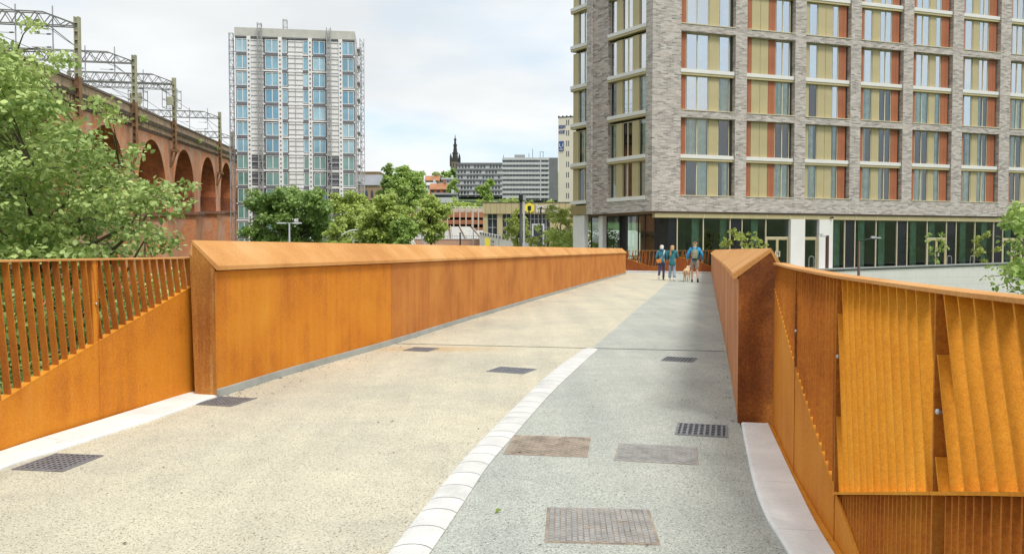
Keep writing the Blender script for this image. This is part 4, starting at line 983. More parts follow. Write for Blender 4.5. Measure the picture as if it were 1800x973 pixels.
for ri, (ya_, yb_) in enumerate(rows):
    z1, z0 = tz(ya_), tz(yb_); h_ = z1-z0
    for px0, px1, n, k in cols:
        a, b = tx(px0), tx(px1)
        if k == 'w':
            gl_ = 'greenglass' if ri >= 7 else random.choice(('skyglass', 'skyglass', 'skyglass2', 'skyglass3')); key = (px0, gl_)
            if key not in wc:
                f = MB(); w_ = b-a
                f.box(0, .09, 0, .2, 0, h_); f.box(w_-.09, w_, 0, .2, 0, h_); f.box(.09, w_-.09, 0, .2, 0, .09); f.box(.09, w_-.09, 0, .2, h_-.09, h_)
                if n == 2: f.box(w_*.53-.07, w_*.53+.07, 0, .2, .09, h_-.09)
                p = MB(); p.box(.09, w_-.09, .08, .12, .09, h_-.09)
                wc[key] = (f.mesh('window', M['white']), p.mesh('pane', M[gl_]))
            o = inst(wc[key][0], 'window', tow, (a, .02, z0)); inst(wc[key][1], 'pane', o, (0, 0, 0))
        elif k == 'p':
            louv = ri >= 7 and px0 != 506
            m_ = MB()
            if not louv: m_.box(a, b, .08, .3, z0-.55, z1+.02); tp(m_, 'sheathing_panel', M['tower_panel'])
            else:
                m_.box(a, b, .08, .3, z0-.55, z0-.05); m_.box(a, b, .06, .3, z0+h_*.48, z0+h_*.54); tp(m_, 'sheathing_panel', M['tower_panel'])
                m_ = MB(); m_.box(a+.3, b-.2, .2, .32, z0, z1); tp(m_, 'dark_opening', M['tower_dark'])
    # floor edge: white strip and dark band
    m_ = MB()
    m_.box(0, Wt, -.02, .07, z0-.38, z0-.12)
    tp(m_, 'floor_edge', M['tower_panel'])
    m_ = MB()
    for px0, px1 in ((419, 438), (467, 489), (548, 569), (598, 618), (496, 505), (531, 540)):
        if (ri+int(px0)) % 3 != 0: m_.box(tx(px0), tx(px1), -.035, -.021, z0-.5, z0-.05)
    tp(m_, 'dark_spandrels', M['tower_dark'], kind='stuff')
    m_ = MB()                                                      # cladding rails across the white strips
    for px0, px1 in ((439, 465), (505, 531), (571, 597)):
        for q in (.12, .5, .88): m_.box(tx(px0), tx(px1), .0, .075, z0+h_*q-.045, z0+h_*q+.045)
    m_.box(tx(518)-.05, tx(518)+.05, -.01, .07, z0-.5, z1+.3)
    tp(m_, 'cladding_rails', M['scaffold'], kind='stuff')
for px in (440, 492.5, 543.5, 595.5):                                 # perforated bracket strips
    m_ = MB(); m_.box(tx(px)-.33, tx(px)+.33, -.14, .0, 0, tz(63)); tp(m_, 'pilaster_strip', M['tower_panel'])
    m_ = MB(); z = 1
    while z < tz(66): m_.box(tx(px)-.13, tx(px)+.13, -.17, -.141, z, z+.3); z += .78
    tp(m_, 'brackets', M['tower_dark'], kind='stuff')
def lattice(m_, x, y, z0, z1, w_=.7, st=1.15, r=.09):
    for sx in (-w_/2, w_/2):
        for sy in (-w_/2, w_/2): m_.box(x+sx-r/2, x+sx+r/2, y+sy-r/2, y+sy+r/2, z0, z1)
    z = z0; k = 0
    while z < z1-.01:
        for sy in (-w_/2, w_/2):
            m_.bar((x-w_/2, y+sy, z), (x+w_/2, y+sy, z), r*.8); zt_ = min(z+st, z1); s_ = 1 if k % 2 else -1
            m_.bar((x-s_*w_/2, y+sy, z), (x+s_*w_/2, y+sy, zt_), r*.6)
        for sx in (-w_/2, w_/2): m_.bar((x+sx, y-w_/2, z), (x+sx, y+w_/2, z), r*.8)
        z += st; k += 1
mdesc = {408: 'lattice mast climber up the left edge of the white tower', 459.5: 'lattice mast climber on the tower front, left of centre', 576: 'lattice mast climber on the tower front, right of centre', 497.5: 'short lattice mast rising above the middle of the tower roof', 632: 'lattice mast climber up the right edge of the white tower'}
for px, yt, y in ((408, 55, 1.5), (459.5, 41, -.7), (576, 45, -.7), (632, 57, 1.5)):
    b = TM @ Vector((tx(px), y, 0)); t = thing('mast_climber', mdesc[px], 'construction mast', (b.x, b.y, -8), R(8), 'lattice mast climbers against the tower block')
    m_ = MB(); lattice(m_, 0, 0, 0, tz(yt)); m_.build('mast', M['scaffold'], t, local=True)
    m_ = MB(); z = 3
    while z < tz(62): m_.bar((0, .3, z), (0, .9 if y < 0 else .3, z), .1); m_.bar((-.3, 0, z), ((1.6 if px < 500 else -1.6) if y > 0 else -.3, .2, z), .09); z += 2.93
    m_.build('wall_ties', M['scaffold'], t, local=True, kind='stuff')
b = TM @ Vector((tx(497.5), 3, tz(48))); t = thing('mast_climber', mdesc[497.5], 'construction mast', b, R(8)); m_ = MB(); lattice(m_, 0, 0, 0, tz(26)-tz(48)+.3); m_.build('mast', M['scaffold'], t, local=True)
m_ = MB(); m_.box(-.6, .6, -.6, .6, -.0, .12); m_.build('base_plate', M['scaffold'], t, local=True)
# side scaffold strip on the right flank
m_ = MB(); z = 1.0; xr = Wt+.1
for xx in (xr+.2, xr+.8): m_.box(xx, xx+.09, .2, .3, 0, tz(66)); m_.box(xx, xx+.09, 5, 5.1, 0, tz(66))
while z < tz(68):
    m_.bar((xr, .25, z), (xr+.9, .25, z), .08); m_.bar((xr+.25, .25, z), (xr+.25, 5, z), .07); m_.bar((xr+.85, .25, z+.5), (xr+.85, 5, z+.5), .07); z += .98
b = TM @ Vector((xr, .2, 0)); t = thing('scaffold', 'narrow scaffold strip along the right flank of the white tower', 'scaffold', (b.x, b.y, -8), R(8)); FRt = FR[t]
m2 = MB(); m2.v = [(v[0]-xr, v[1]-.2, v[2]) for v in [Vector(v) for v in m_.v]]; m2.f = m_.f; m2.m = m_.m; m2.build('poles', M['scaffold'], t, local=True)
m_ = MB(); z = 3.9
while z < tz(70): m_.box(.2, .85,   .05, 4.9, z, z+.05); z += 2.93
m_.build('boards', M['off_mid'], t, local=True)
m_ = MB(); m_.box(0, Wt, .0, 2, -.5, .3); tp(m_, 'plinth', M['tower_panel'])

# ================================================================ distant town
def bld(name, label, cat, px0, px1, Y, ybase, rot=0): 
    t = thing(name, label, cat, (X(px0, Y), Y, Z(ybase, Y)), R(rot)); return t, (X(px1, Y)-X(px0, Y))/math.cos(R(rot)), Z(ybase, Y)
# banded office (left, darker, stepped)
Y = 300; t, W, zb = bld('office_block', 'older dark banded office block with white window strips, left of the taller office', 'office', 803, 884, Y, 346)
zz_ = lambda py: Z(py, Y)-zb
m_ = MB(); m_.box(.2, W-.2, .5, 14, 0, zz_(288)); m_.build('core', M['off_grey'], t, local=True)
wm_ = MB(); wm_.box(0, .75, -.02, .2, 0, 1.05); wm_ = wm_.mesh('window', M['darkglass'])
nf = 6; ft = [(288+9.2*i) for i in range(nf)]
for i, yt in enumerate(ft):
    z1 = zz_(yt); off = .0 if i else .35
    m_ = MB(); m_.box(off-.3, W+.1, -.35, .6, z1-.42, z1); m_.build('dark_canopy', M['off_grey'], t, local=True)
    m_ = MB(); m_.box(off, W, 0, .5, z1-1.6, z1-.42); m_.build('white_band', M['off_white'], t, local=True)
    n = 14
    for q in range(n):
        if (q+i) % 5 == 4: continue
        inst(wm_, 'window', t, (off+.35+q*(W-1)/n, .0, z1-1.55))
    m_ = MB(); m_.box(off-.3, W+.1, -.3, .6, z1-1.97, z1-1.62); m_.build('spandrel', M['off_mid'], t, local=True)
m_ = MB(); m_.box(.3, W, 1, 13, zz_(288), zz_(285.5)); m_.build('roof', M['off_grey'], t, local=True)
m_ = MB()
for q in range(6): m_.box(1+q*3, 1.35+q*3, .1, .5, 0, zz_(343)+.4)
m_.build('ground_columns', M['off_white'], t, local=True)
m_ = MB(); m_.ball((8.8, -2, 2.2), (2.6, 1.2, 1.6)); m_.build('red_awning', M['redroof'], t, local=True) if False else None
# taller grey office
Y = 262; t, W, zb = bld('office_block', 'taller grey office block with eight strips of windows and roof plant', 'office', 883, 965, Y, 352)
zz_ = lambda py: Z(py, Y)-zb
m_ = MB(); m_.box(0.1, W-.1, .4, 12, 0, zz_(279)); m_.build('core', M['off_grey'], t, local=True)
m_ = MB(); m_.box(W-.1, W+2.9, .2, 12, 0, zz_(277)); m_.build('end_wall', M['off_grey'], t, local=True)
wm_ = MB(); wm_.box(0, .86, -.02, .2, 0, .82); wm_ = wm_.mesh('window', M['darkglass']); np_ = 8.35
for i in range(9):
    yt = 277+np_*i; z1 = zz_(yt)
    m_ = MB(); m_.box(0, W, -.12, .4, z1-.78, z1); m_.build('spandrel', M['off_white'], t, local=True)
    n = 14
    for q in range(n): inst(wm_, 'window', t, (.25+q*(W-.5)/n, .08, z1-1.6))
    m_ = MB(); m_.box(0, W, .18, .4, z1-1.62, z1-.8); m_.build('window_band', M['off_mid'], t, local=True)
m_ = MB(); m_.box(W-3.0, W-2.7, -.2, .1, 0, zz_(276)); m_.build('vertical_fin', M['off_white'], t, local=True)
m_ = MB(); m_.box(4, 7.5, 3, 6, zz_(277), zz_(270)); m_.build('plant_room', M['off_mid'], t, local=True)
m_ = MB()
for q, (x, h) in enumerate(((.4, 1.2), (8.8, 1.8), (10.0, 3.2), (12.5, 2.2), (13.5, 2.2))): m_.tube([(x, 3, zz_(277)), (x, 3, zz_(277)+h)], .09, 5)
m_.bar((12.3, 3, zz_(277)+2.2), (13.8, 3, zz_(277)+2.2), .12); m_.build('antenna', M['off_grey'], t, local=True)
# cream tower with blue lettering
Y = 200; t, W, zb = bld('office_tower', 'cream office tower with blue lettering, partly hidden behind the hotel', 'office', 981, 1040, Y, 356, -18)
zz_ = lambda py: Z(py, Y)-zb
m_ = MB(); m_.box(0, W+6, 0, 12, 0, zz_(207)); m_.build('wall', M['cream_tower'], t, local=True)
m_ = MB(); m_.box(-.1, W+6.1, -.1, 12.1, zz_(207), zz_(205.5))
for q in range(9): m_.box(q*1.0, q*1.0+.3, -.2, .2, zz_(205.5), zz_(204))
m_.build('roof_edge', M['darkframe'], t, local=True)
wm_ = MB(); wm_.box(0, .22, -.03, .1, 0, 1.35); wm_ = wm_.mesh('window', M['darkglass'])
for i in range(9):
    for q in (2.05, 2.55): inst(wm_, 'window', t, (q, 0, zz_(221+18.3*i)))
for tx_, yy_ in (('REGENT', 226), ('HOUSE', 235)):
    me = text_mesh(tx_, 1.15, M['blue_sign'], .04, 'LEFT'); me.transform(Matrix.Scale(.42, 4, (1, 0, 0))); inst(me, 'letters', t, (.12, -.06, zz_(yy_)))
m_ = MB(); m_.bbox(.15, 1.45, -.2, -.02, zz_(265.5), zz_(248.5), .05); sg = m_.build('sign', M['blue_sign'], t, local=True)
m_ = MB(); m_.tube([(.4, -.23, zz_(253)), (.4, -.23, zz_(258)), (.8, -.23, zz_(260)), (1.2, -.23, zz_(258)), (1.2, -.23, zz_(253))], .08, 5); m_.box(.35, 1.25, -.24, -.2, zz_(263.6), zz_(262.4)); m_.build('emblem', M['white'], sg, local=True)
# church with spire
Y = 500; ch = thing('church', 'blackened stone church spire standing on the hill behind the offices', 'church', (X(800, Y), Y, Z(312, Y)-4)); zb = Z(312, Y)-4
zc_ = lambda py: Z(py, Y)-zb
m_ = MB(); m_.box(-2.7, 2.7, 0, 5.4, 0, zc_(283)); tw_ = m_.build('tower', M['sootlight'], ch, local=True)
m_ = MB(); m_.box(-3.0, 3.0, -.3, 5.7, zc_(283), zc_(278)); m_.build('belfry_parapet', M['soot'], ch, local=True)
m_ = MB()
for sx in (-2.7, 2.7):
    for sy in (0, 5.4): m_.box(sx-.5, sx+.5, sy-.5, sy+.5, zc_(292), zc_(276)); m_.loft([[(sx+a*.5, sy+b*.5, zc_(276)) for a, b in ((-1, -1), (1, -1), (1, 1), (-1, 1))], [(sx+a*.04, sy+b*.04, zc_(269)) for a, b in ((-1, -1), (1, -1), (1, 1), (-1, 1))]])
m_.build('pinnacle', M['soot'], ch, local=True)
m_ = MB(); rg = []
for py, r in ((278, 2.0), (262, 1.2), (248, .62), (240, .28), (235, .05)): rg.append([(r*math.cos(k*math.pi/4+.39), 2.7+r*math.sin(k*math.pi/4+.39), zc_(py)) for k in range(8)])
m_.loft(rg); sp_ = m_.build('spire', M['soot'], ch, local=True)
m_ = MB()
for py, r in ((270, 1.7), (256, 1.0), (246, .6)):
    for k in range(4): a = k*math.pi/2+.0; m_.box(r*math.cos(a)-.2, r*math.cos(a)+.2, 2.7+r*math.sin(a)-.2, 2.7+r*math.sin(a)+.2, zc_(py), zc_(py-3))
m_.build('lucarne', M['soot'], sp_, local=True)
m_ = MB(); 
for sx in (-1.1, .5): m_.box(sx, sx+.6, -.05, .1, zc_(299), zc_(287))
m_.build('louvre', M['soot'], ch, local=True)
# long slate roofed building between tower and trees
def gable(m_, x0, x1, y0, y1, z0, z1, ov=.3):
    ym = (y0+y1)/2; m_.loft([[(x, y0-ov, z0), (x, ym, z1), (x, y1+ov, z0), (x, y1+ov, z0-.2), (x, ym, z1-.25), (x, y0-ov, z0-.2)] for x in (x0-ov, x1+ov)])
Y = 255; t, W, zb = bld('chapel', 'long sandstone chapel with grey slate roof and pointed windows beside the white tower', 'chapel', 618, 668, Y, 352)
zz_ = lambda py: Z(py, Y)-zb
m_ = MB(); m_.box(0, W, 0, 9, 0, zz_(325)); m_.build('wall', M['sandstone'], t, local=True)
m_ = MB(); gable(m_, 0, W, 0, 9, zz_(325), zz_(305), .4); m_.build('roof', M['slate'], t, local=True)
for q in range(5):
    m_ = MB(); x = .8+q*1.8; m_.prism([(x, 0), (x+.9, 0), (x+.9, .1), (x, .1)], .5, .6) if False else m_.add([(x, -.03, .8), (x+.9, -.03, .8), (x+.9, -.03, 2.6), (x+.45, -.03, 3.5), (x, -.03, 2.6), (x, .1, .8), (x+.9, .1, .8), (x+.9, .1, 2.6), (x+.45, .1, 3.5), (x, .1, 2.6)], [(0, 1, 2, 3, 4), (9, 8, 7, 6, 5)]+[(i, (i+1) % 5, (i+1) % 5+5, i+5) for i in range(5)]); m_.build('pointed_window', M['darkglass'], t, local=True)
Y = 290; t, W, zb = bld('terrace_building', 'low brown flat roofed building showing above the slate roof', 'building', 616, 668, Y, 350)
m_ = MB(); m_.box(0, W, 0, 8, 0, Z(303.5, Y)-zb); m_.build('wall', M['sandstone'], t, local=True); m_ = MB(); m_.box(-.2, W+.2, -.2, 8.2, Z(303.5, Y)-zb, Z(301.5, Y)-zb); m_.build('roof', M['sandstone'], t, local=True)
# hillside houses
def house(label, px0, px1, Y, yb_, ye, yr, wall, roof, dep=8, rot=0, gab=False, nwin=3):
    t, W, zb = bld('hillside_house', label, 'house', px0, px1, Y, yb_, rot); z_ = lambda py: Z(py, Y)-zb
    m_ = MB(); m_.box(0, W, 0, dep, -2, z_(ye)); m_.build('wall', M[wall], t, local=True)
    m_ = MB()
    if gab:
        m_.loft([[(-.3, y, z_(ye)), (W/2, y, z_(yr)), (W+.3, y, z_(ye)), (W+.3, y, z_(ye)-.2), (-.3, y, z_(ye)-.2)] for y in (-.3, dep+.3)])
    else: gable(m_, 0, W, 0, dep, z_(ye), z_(yr))
    rf = m_.build('roof', M[roof], t, local=True)
    m_ = MB(); m_.box(W*.75, W*.75+.9, dep*.4, dep*.4+.9, z_(yr)-1, z_(yr)+1.1); m_.build('chimney', M[wall], rf, local=True)
    hw_ = max(.8, z_(ye)*.4)
    for q in range(nwin):
        m_ = MB(); x = W*(q+.5)/nwin; m_.box(x-.5, x+.5, -.05, .1, z_(ye)*.35, z_(ye)*.35+hw_); m_.build('window', M['darkglass'], t, local=True)
house('brown brick house with hipped roof highest on the slope', 748, 772, 330, 326, 317, 307.5, 'sandstone', 'redroof')
house('long pale low building behind the brown brick house', 770, 800, 345, 324, 315, 311, 'off_white', 'slate', nwin=6)
house('white gable ended house on the slope beside the yellow green tree', 728, 741, 270, 348, 340, 332, 'off_white', 'slate', 7, 0, True, 1)
house('white walled building left of the orange roofed house', 746, 765, 300, 335, 325, 319, 'off_white', 'off_white', nwin=3)
house('orange brick house with red tiled roof among the hillside trees', 756, 786, 280, 341, 332.5, 321, 'car_brick', 'redroof', nwin=3)
house('row of white shop fronts below the orange roofed house', 760, 803, 262, 349.5, 341.5, 337.5, 'off_white', 'off_grey', nwin=8)
# brick car park
Y = 170; t, W, zb = bld('car_park', 'red brick multi-storey car park with dark open decks', 'car park', 722, 852, Y, 412)
zz_ = lambda py: Z(py, Y)-zb
for py0, py1, nm, mt, o in ((373, 366, 'beige_parapet', 'beige', -.1), (382, 373.3, 'brick_band', 'car_brick', -.3), (394, 386.5, 'brick_band', 'car_brick', -.3), (410, 400, 'brick_band', 'car_brick', -.3)):
    for q in range(6):
        m_ = MB(); a = W*q/6; m_.box(a+.03, a+W/6-.03, o, .4, zz_(py0), zz_(py1)); m_.build(nm, M[mt], t, local=True)
m_ = MB(); m_.box(.1, W-.1, 5, 20, 0, zz_(367)); m_.build('core', M['room'], t, local=True)
m_ = MB()
for py in (382, 394): m_.box(0, W, .4, 19, zz_(py)+.02, zz_(py)+.25)
m_.build('deck', M['off_mid'], t, local=True)
for q in range(13):
    m_ = MB(); a = W*q/12; m_.box(a-.14, a+.14, -.36, -.302, 0, zz_(366.5)); m_.build('column', M['beige'], t, local=True)
m_ = MB()
for q in range(20): m_.box(W*q/20, W*q/20+.1, 0, .1, zz_(366), zz_(363.5))
m_.bar((0, .05, zz_(363.6)), (W, .05, zz_(363.6)), .08); m_.build('roof_rail', M['white'], t, local=True)
# ramps from the car park down to the square
rp = thing('concrete_ramp', 'pair of pale concrete ramps leading up to the brick car park', 'ramp', (X(815, 150), 150, Z(425, 150)))
def ramp4(m_, c, th=.4): m_.loft([[Vector(p)-Vector((0, 0, th)) for p in c], [Vector(p) for p in c]])
for a, b, c_, d_ in (((796, 421), (817, 421), (806, 398), (793, 398)), ((823, 421), (846, 421), (826, 398), (809, 398))):
    m_ = MB(); ramp4(m_, [at(*a, 146), at(*b, 146), at(*c_, 168), at(*d_, 168)]); m_.build('ramp', M['paving'], rp)
for a, b in (((794.5, 419), (791.5, 396)), ((820, 418), (808, 396)), ((848, 419), (829, 396))):
    m_ = MB(); m_.loft([[at(a[0]-1, a[1], 146), at(a[0]+.6, a[1], 146), at(a[0]+.6, a[1]+6, 146), at(a[0]-1, a[1]+6, 146)], [at(b[0]-.6, b[1], 168), at(b[0]+.6, b[1], 168), at(b[0]+.6, b[1]+6, 168), at(b[0]-.6, b[1]+6, 168)]]); m_.build('ramp_wall', M['beige'], rp)
xs_ = np.linspace(-34, 26, 21); ys_ = [112+4*i for i in range(15)]
mb = MB(); mb.add([(x, y, Hh(x, y)+.22) for y in ys_ for x in xs_], [(j*21+i, j*21+i+1, (j+1)*21+i+1, (j+1)*21+i) for j in range(14) for i in range(20)])
struct(mb, 'station_square', M['paving'], 'pale paved square before the brick car park')
# pink brick wall below the ramps
pk = thing('boundary_wall', 'low pinkish brick wall with railing in front of the ramps', 'wall', at(770, 435, 128))
a, b = at(728, 436, 128), at(858, 436, 128)
m_ = MB(); m_.box(a.x, b.x, 128, 128.4, 0, Z(420.5, 128)); m_.build('wall', M['pinkbrick'], pk)
m_ = MB(); m_.box(a.x, b.x, 127.9, 128.5, Z(420.4, 128), Z(419.3, 128)); m_.build('coping', M['off_white'], pk)
m_ = MB()
for q in range(32): x = a.x+(b.x-a.x)*q/31; m_.box(x-.03, x+.03, 128.1, 128.2, Z(419.3, 128), Z(414.5, 128))
m_.bar((a.x, 128.15, Z(414.5, 128)), (b.x, 128.15, Z(414.5, 128)), .07); m_.build('railing', M['off_mid'], pk)
# curved white wall with chequered top
cw = thing('curved_wall', 'curved white wall with a black and white chequered top edge and yellow sign', 'wall', at(890, 430, 100))
pts = [at(843, 430, 116), at(860, 430, 110), at(880, 430, 104), at(905, 430, 99), at(925, 430, 96), at(934, 430, 95), at(937, 430, 98)]
cl = smooth_line(pts, 6); pc = Path(cl); zt0 = lambda s_: float(np.interp(s_, [0, pc.L*.8, pc.L], [Z(410, 114), Z(424, 97), Z(429, 95)]))
m_ = MB(); m_.loft([[pc.at(pc.L*i/30, o, z) for o, z in ((0, -.5), (0, zt0(pc.L*i/30)), (-.3, zt0(pc.L*i/30)), (-.3, -.5))] for i in range(31)]); m_.build('wall', M['white'], cw)
for i in range(30):
    s0_, s1_q = pc.L*.93*i/30, pc.L*.93*(i+1)/30-.02
    m_ = MB(); m_.loft([[pc.at(s, o, zt0(s)+z) for o, z in ((.06, -.1), (.06, .28), (-.4, .28), (-.4, -.1))] for s in (s0_, s1_q)]); m_.build('checker_block', M['post_black' if i % 2 else 'white'], cw)
p = at(857, 428, 108.6); m_ = MB(); m_.prism([(p.x-.35, p.y-.9), (p.x+.35, p.y-1.05), (p.x+.35, p.y-.98), (p.x-.35, p.y-.83)], p.z-.5, p.z+.75); m_.build('yellow_mark', M['yellow'], cw)
me = text_mesh('Stockport', .55, M['darkframe'], .02, 'LEFT'); inst(me, 'lettering', cw, FR[cw].inverted() @ Vector((p.x+.5, p.y-1.2, p.z+.1)))
me = text_mesh('Interchange', .45, M['darkframe'], .02, 'LEFT'); inst(me, 'lettering', cw, FR[cw].inverted() @ Vector((p.x+.5, p.y-1.2, p.z-.4)))
# gold clad interchange building
Y = 118; t, W, zb = bld('interchange_building', 'low gold clad station building with yellow hexagon sign', 'station building', 849, 1012, Y, 436)
zz_ = lambda py: Z(py, Y)-zb
bxp = lambda px: X(px, Y)-X(849, Y)
m_ = MB(); m_.box(.05, W+2, .12, 14, zz_(375.5), zz_(357)); m_.build('upper_volume', M['gold_dark'], t, local=True)
edges = [849, 854, 862, 873, 879, 889, 899, 911, 923, 935, 947, 959, 971, 983, 994, 1004, 1014, 1024]
for a, b in zip(edges, edges[1:]):
    m_ = MB(); m_.box(bxp(a)+.02, bxp(b)-.02, 0, .12, zz_(375.5), zz_(356.3)); m_.build('gold_panel', M['gold'], t, local=True)
m_ = MB(); m_.box(-.1, W+2.1, -.08, 14.1, zz_(356), zz_(355)); m_.build('roof_edge', M['darkframe'], t, local=True)
for a, b in ((849, 857), (874, 883), (967, 972), (972, 1012)):
    m_ = MB(); m_.box(bxp(a), bxp(b), .3, .8, 0, zz_(375.5)-.01); m_.build('gold_pier', M['gold'], t, local=True)
for a, b in ((857, 874), (883, 912), (912, 926), (926, 967)):
    m_ = MB(); m_.box(bxp(a), bxp(b), .75, .8, 0, zz_(375.7)); gz = m_.build('glazing', M['darkglass'], t, local=True)
    m_ = MB(); n = max(2, int((b-a)/6))
    for q in range(n+1): x = bxp(a)+(bxp(b)-bxp(a))*q/n; m_.box(x-.06, x+.06, .66, .74, 0, zz_(375.8))
    for py in (385, 400): m_.box(bxp(a), bxp(b), .68, .74, zz_(py), zz_(py)+.1)
    m_.build('glazing_bars', M['off_mid'], gz, local=True)
m_ = MB(); m_.box(bxp(935), bxp(957), .3, .74, 0, zz_(393)); m_.build('entrance_portal', M['off_white'], t, local=True)
m_ = MB(); m_.box(bxp(938), bxp(954), .25, .5, 0, zz_(396)); m_.build('entrance_doors', M['darkglass'], t, local=True)
m_ = MB(); hx = bxp(930.5); hz = zz_(365.5); rr_ = 9.3*Y/1400
m_.loft([[(hx+rr_*math.sin(k*math.pi/3), y, hz+rr_*math.cos(k*math.pi/3)) for k in range(6)] for y in (-.22, -.05)]); hs = m_.build('hexagon_sign', M['yellow'], t, local=True)
m_ = MB(); m_.box(hx-.25, hx+.25, -.27, -.225, hz-.35, hz+.3); m_.box(hx-.17, hx+.17, -.28, -.271, hz-.1, hz+.2); m_.build('pictogram', M['post_black'], hs, local=True)
for tx_, yy_ in (('Stockport', 365.5), ('Interchange', 373)):
    me = text_mesh(tx_, .80, M['white'], .05, 'LEFT'); inst(me, 'letters', t, (bxp(941.5), -.12, zz_(yy_)))
# bus station shelter with white curved frames, seen through the trees
Y = 86; t = thing('bus_shelter', 'white curved steel canopy frames half hidden by the trees', 'shelter', (X(645, Y), Y, -8))
for q, px in enumerate((628, 650, 668, 684)):
    m_ = MB(); x = X(px, Y); pt = []
    for i in range(13): u = i/12; pt.append((x+(u-.5)*5, Y+q*.9, Z(437, Y)+(Z(404, Y)-Z(437, Y))*math.sin(math.pi*(.12+.8*u))))
    m_.tube(pt, .09, 5); m_.build('curved_frame', M['white'], t)
m_ = MB()
for k in range(5): m_.bar((X(608, Y), Y+k*.8, Z(424, Y)+k*.25), (X(695, Y), Y+k*.8, Z(418, Y)+k*.25), .07)
m_.bar((X(622, Y), Y-.2, -8), (X(622, Y), Y-.2, Z(412, Y)), .16); m_.bar((X(690, Y), Y-.2, -8), (X(690, Y), Y-.2, Z(412, Y)), .16); m_.build('purlins', M['off_white'], t)
# ================================================================ foliage
def leaf_arrays(cent, nper, spread, size, flat=.5, sat=.35, near=False, up=.8, toneh=None):
    """cent: (n,3) spray centres -> vertices, faces, tones of many small leaves"""
    n = len(cent)*nper; c = np.repeat(cent, nper, axis=0)
    u = rng.normal(size=(n, 3)); u /= np.linalg.norm(u, axis=1)[:, None]; rad = rng.random(n)**.45
    p = c+u*(rad*spread)[:, None]*np.array([1, 1, flat])
    nor = rng.normal(size=(n, 3))*.75+np.array([0, 0, up]); nor += u*.5; nor /= np.linalg.norm(nor, axis=1)[:, None]
    d = rng.normal(size=(n, 3))+u*.8-np.array([0, 0, .3]); d -= nor*(d*nor).sum(1)[:, None]; d /= np.linalg.norm(d, axis=1)[:, None]+1e-9
    s = np.cross(nor, d); L_ = size*(.65+.7*rng.random(n)); 
    ct = np.repeat(rng.random(len(cent)), nper); tone = np.clip(.10+.40*ct+.45*rng.random(n)+.10*nor[:, 2]-.1, 0, 1)  # random tone, and upward-facing leaves coloured lighter as if lit from above
    return p, nor, d, s, L_, tone
def leaf_mesh(name, arrs, mat_, six=False):
    V = []; T = []
    for p, nor, d, s, L_, tone in arrs:
        a = L_[:, None]
        if six:
            w_ = .42*a; q = [p, p+d*a*.3+s*w_*.8+nor*a*.06, p+d*a*.68+s*w_*.7+nor*a*.05, p+d*a-nor*a*.08, p+d*a*.68-s*w_*.7+nor*a*.05, p+d*a*.3-s*w_*.8+nor*a*.06]
        else: q = [p, p+d*a*.5+s*a*.42+nor*a*.12, p+d*a, p+d*a*.5-s*a*.42+nor*a*.12]
        V.append(np.stack(q, 1).reshape(-1, 3)); T.append(np.repeat(tone, 2))
    V = np.concatenate(V); T = np.concatenate(T); k = 6 if six else 4; n = len(V)//k; b = (np.arange(n)*k)[:, None]
    F = (b+(np.array([[0, 1, 2, 3, 0, 3, 4, 5]]) if six else np.array([[0, 1, 2, 0, 2, 3]]))).ravel(); fl = 4 if six else 3
    me = bpy.data.meshes.new(name); me.vertices.add(len(V)); me.vertices.foreach_set('co', V.astype(np.float32).ravel())
    me.loops.add(len(F)); me.loops.foreach_set('vertex_index', F.astype(np.int32)); m = len(F)//fl
    me.polygons.add(m); me.polygons.foreach_set('loop_start', (np.arange(m)*fl).astype(np.int32)); me.polygons.foreach_set('loop_total', np.full(m, fl, np.int32))
    at_ = me.attributes.new('tone', 'FLOAT', 'FACE'); at_.data.foreach_set('value', T.astype(np.float32)); me.materials.append(mat_); me.update(calc_edges=True); me.validate(); return me
def add_part(me, name, parent, kind=None):            # mesh given in world space
    me.transform(FR[parent].inverted()); o = bpy.data.objects.new(name, me); C.objects.link(o); o.parent = parent; FR[o] = FR[parent]
    if kind: o['kind'] = kind
    return o
def limb(m_, a, b, r0, r1, n=5, wob=.12):
    a = Vector(a); b = Vector(b); L_ = (b-a).length; pts = [a.lerp(b, i/n)+(Vector((random.uniform(-1, 1), random.uniform(-1, 1), random.uniform(-.4, .6)))*L_*wob*math.sin(math.pi*i/n) if 0 < i < n else Vector()) for i in range(n+1)]
    m_.tube(pts, [r0+(r1-r0)*i/n for i in range(n+1)], 5); return pts
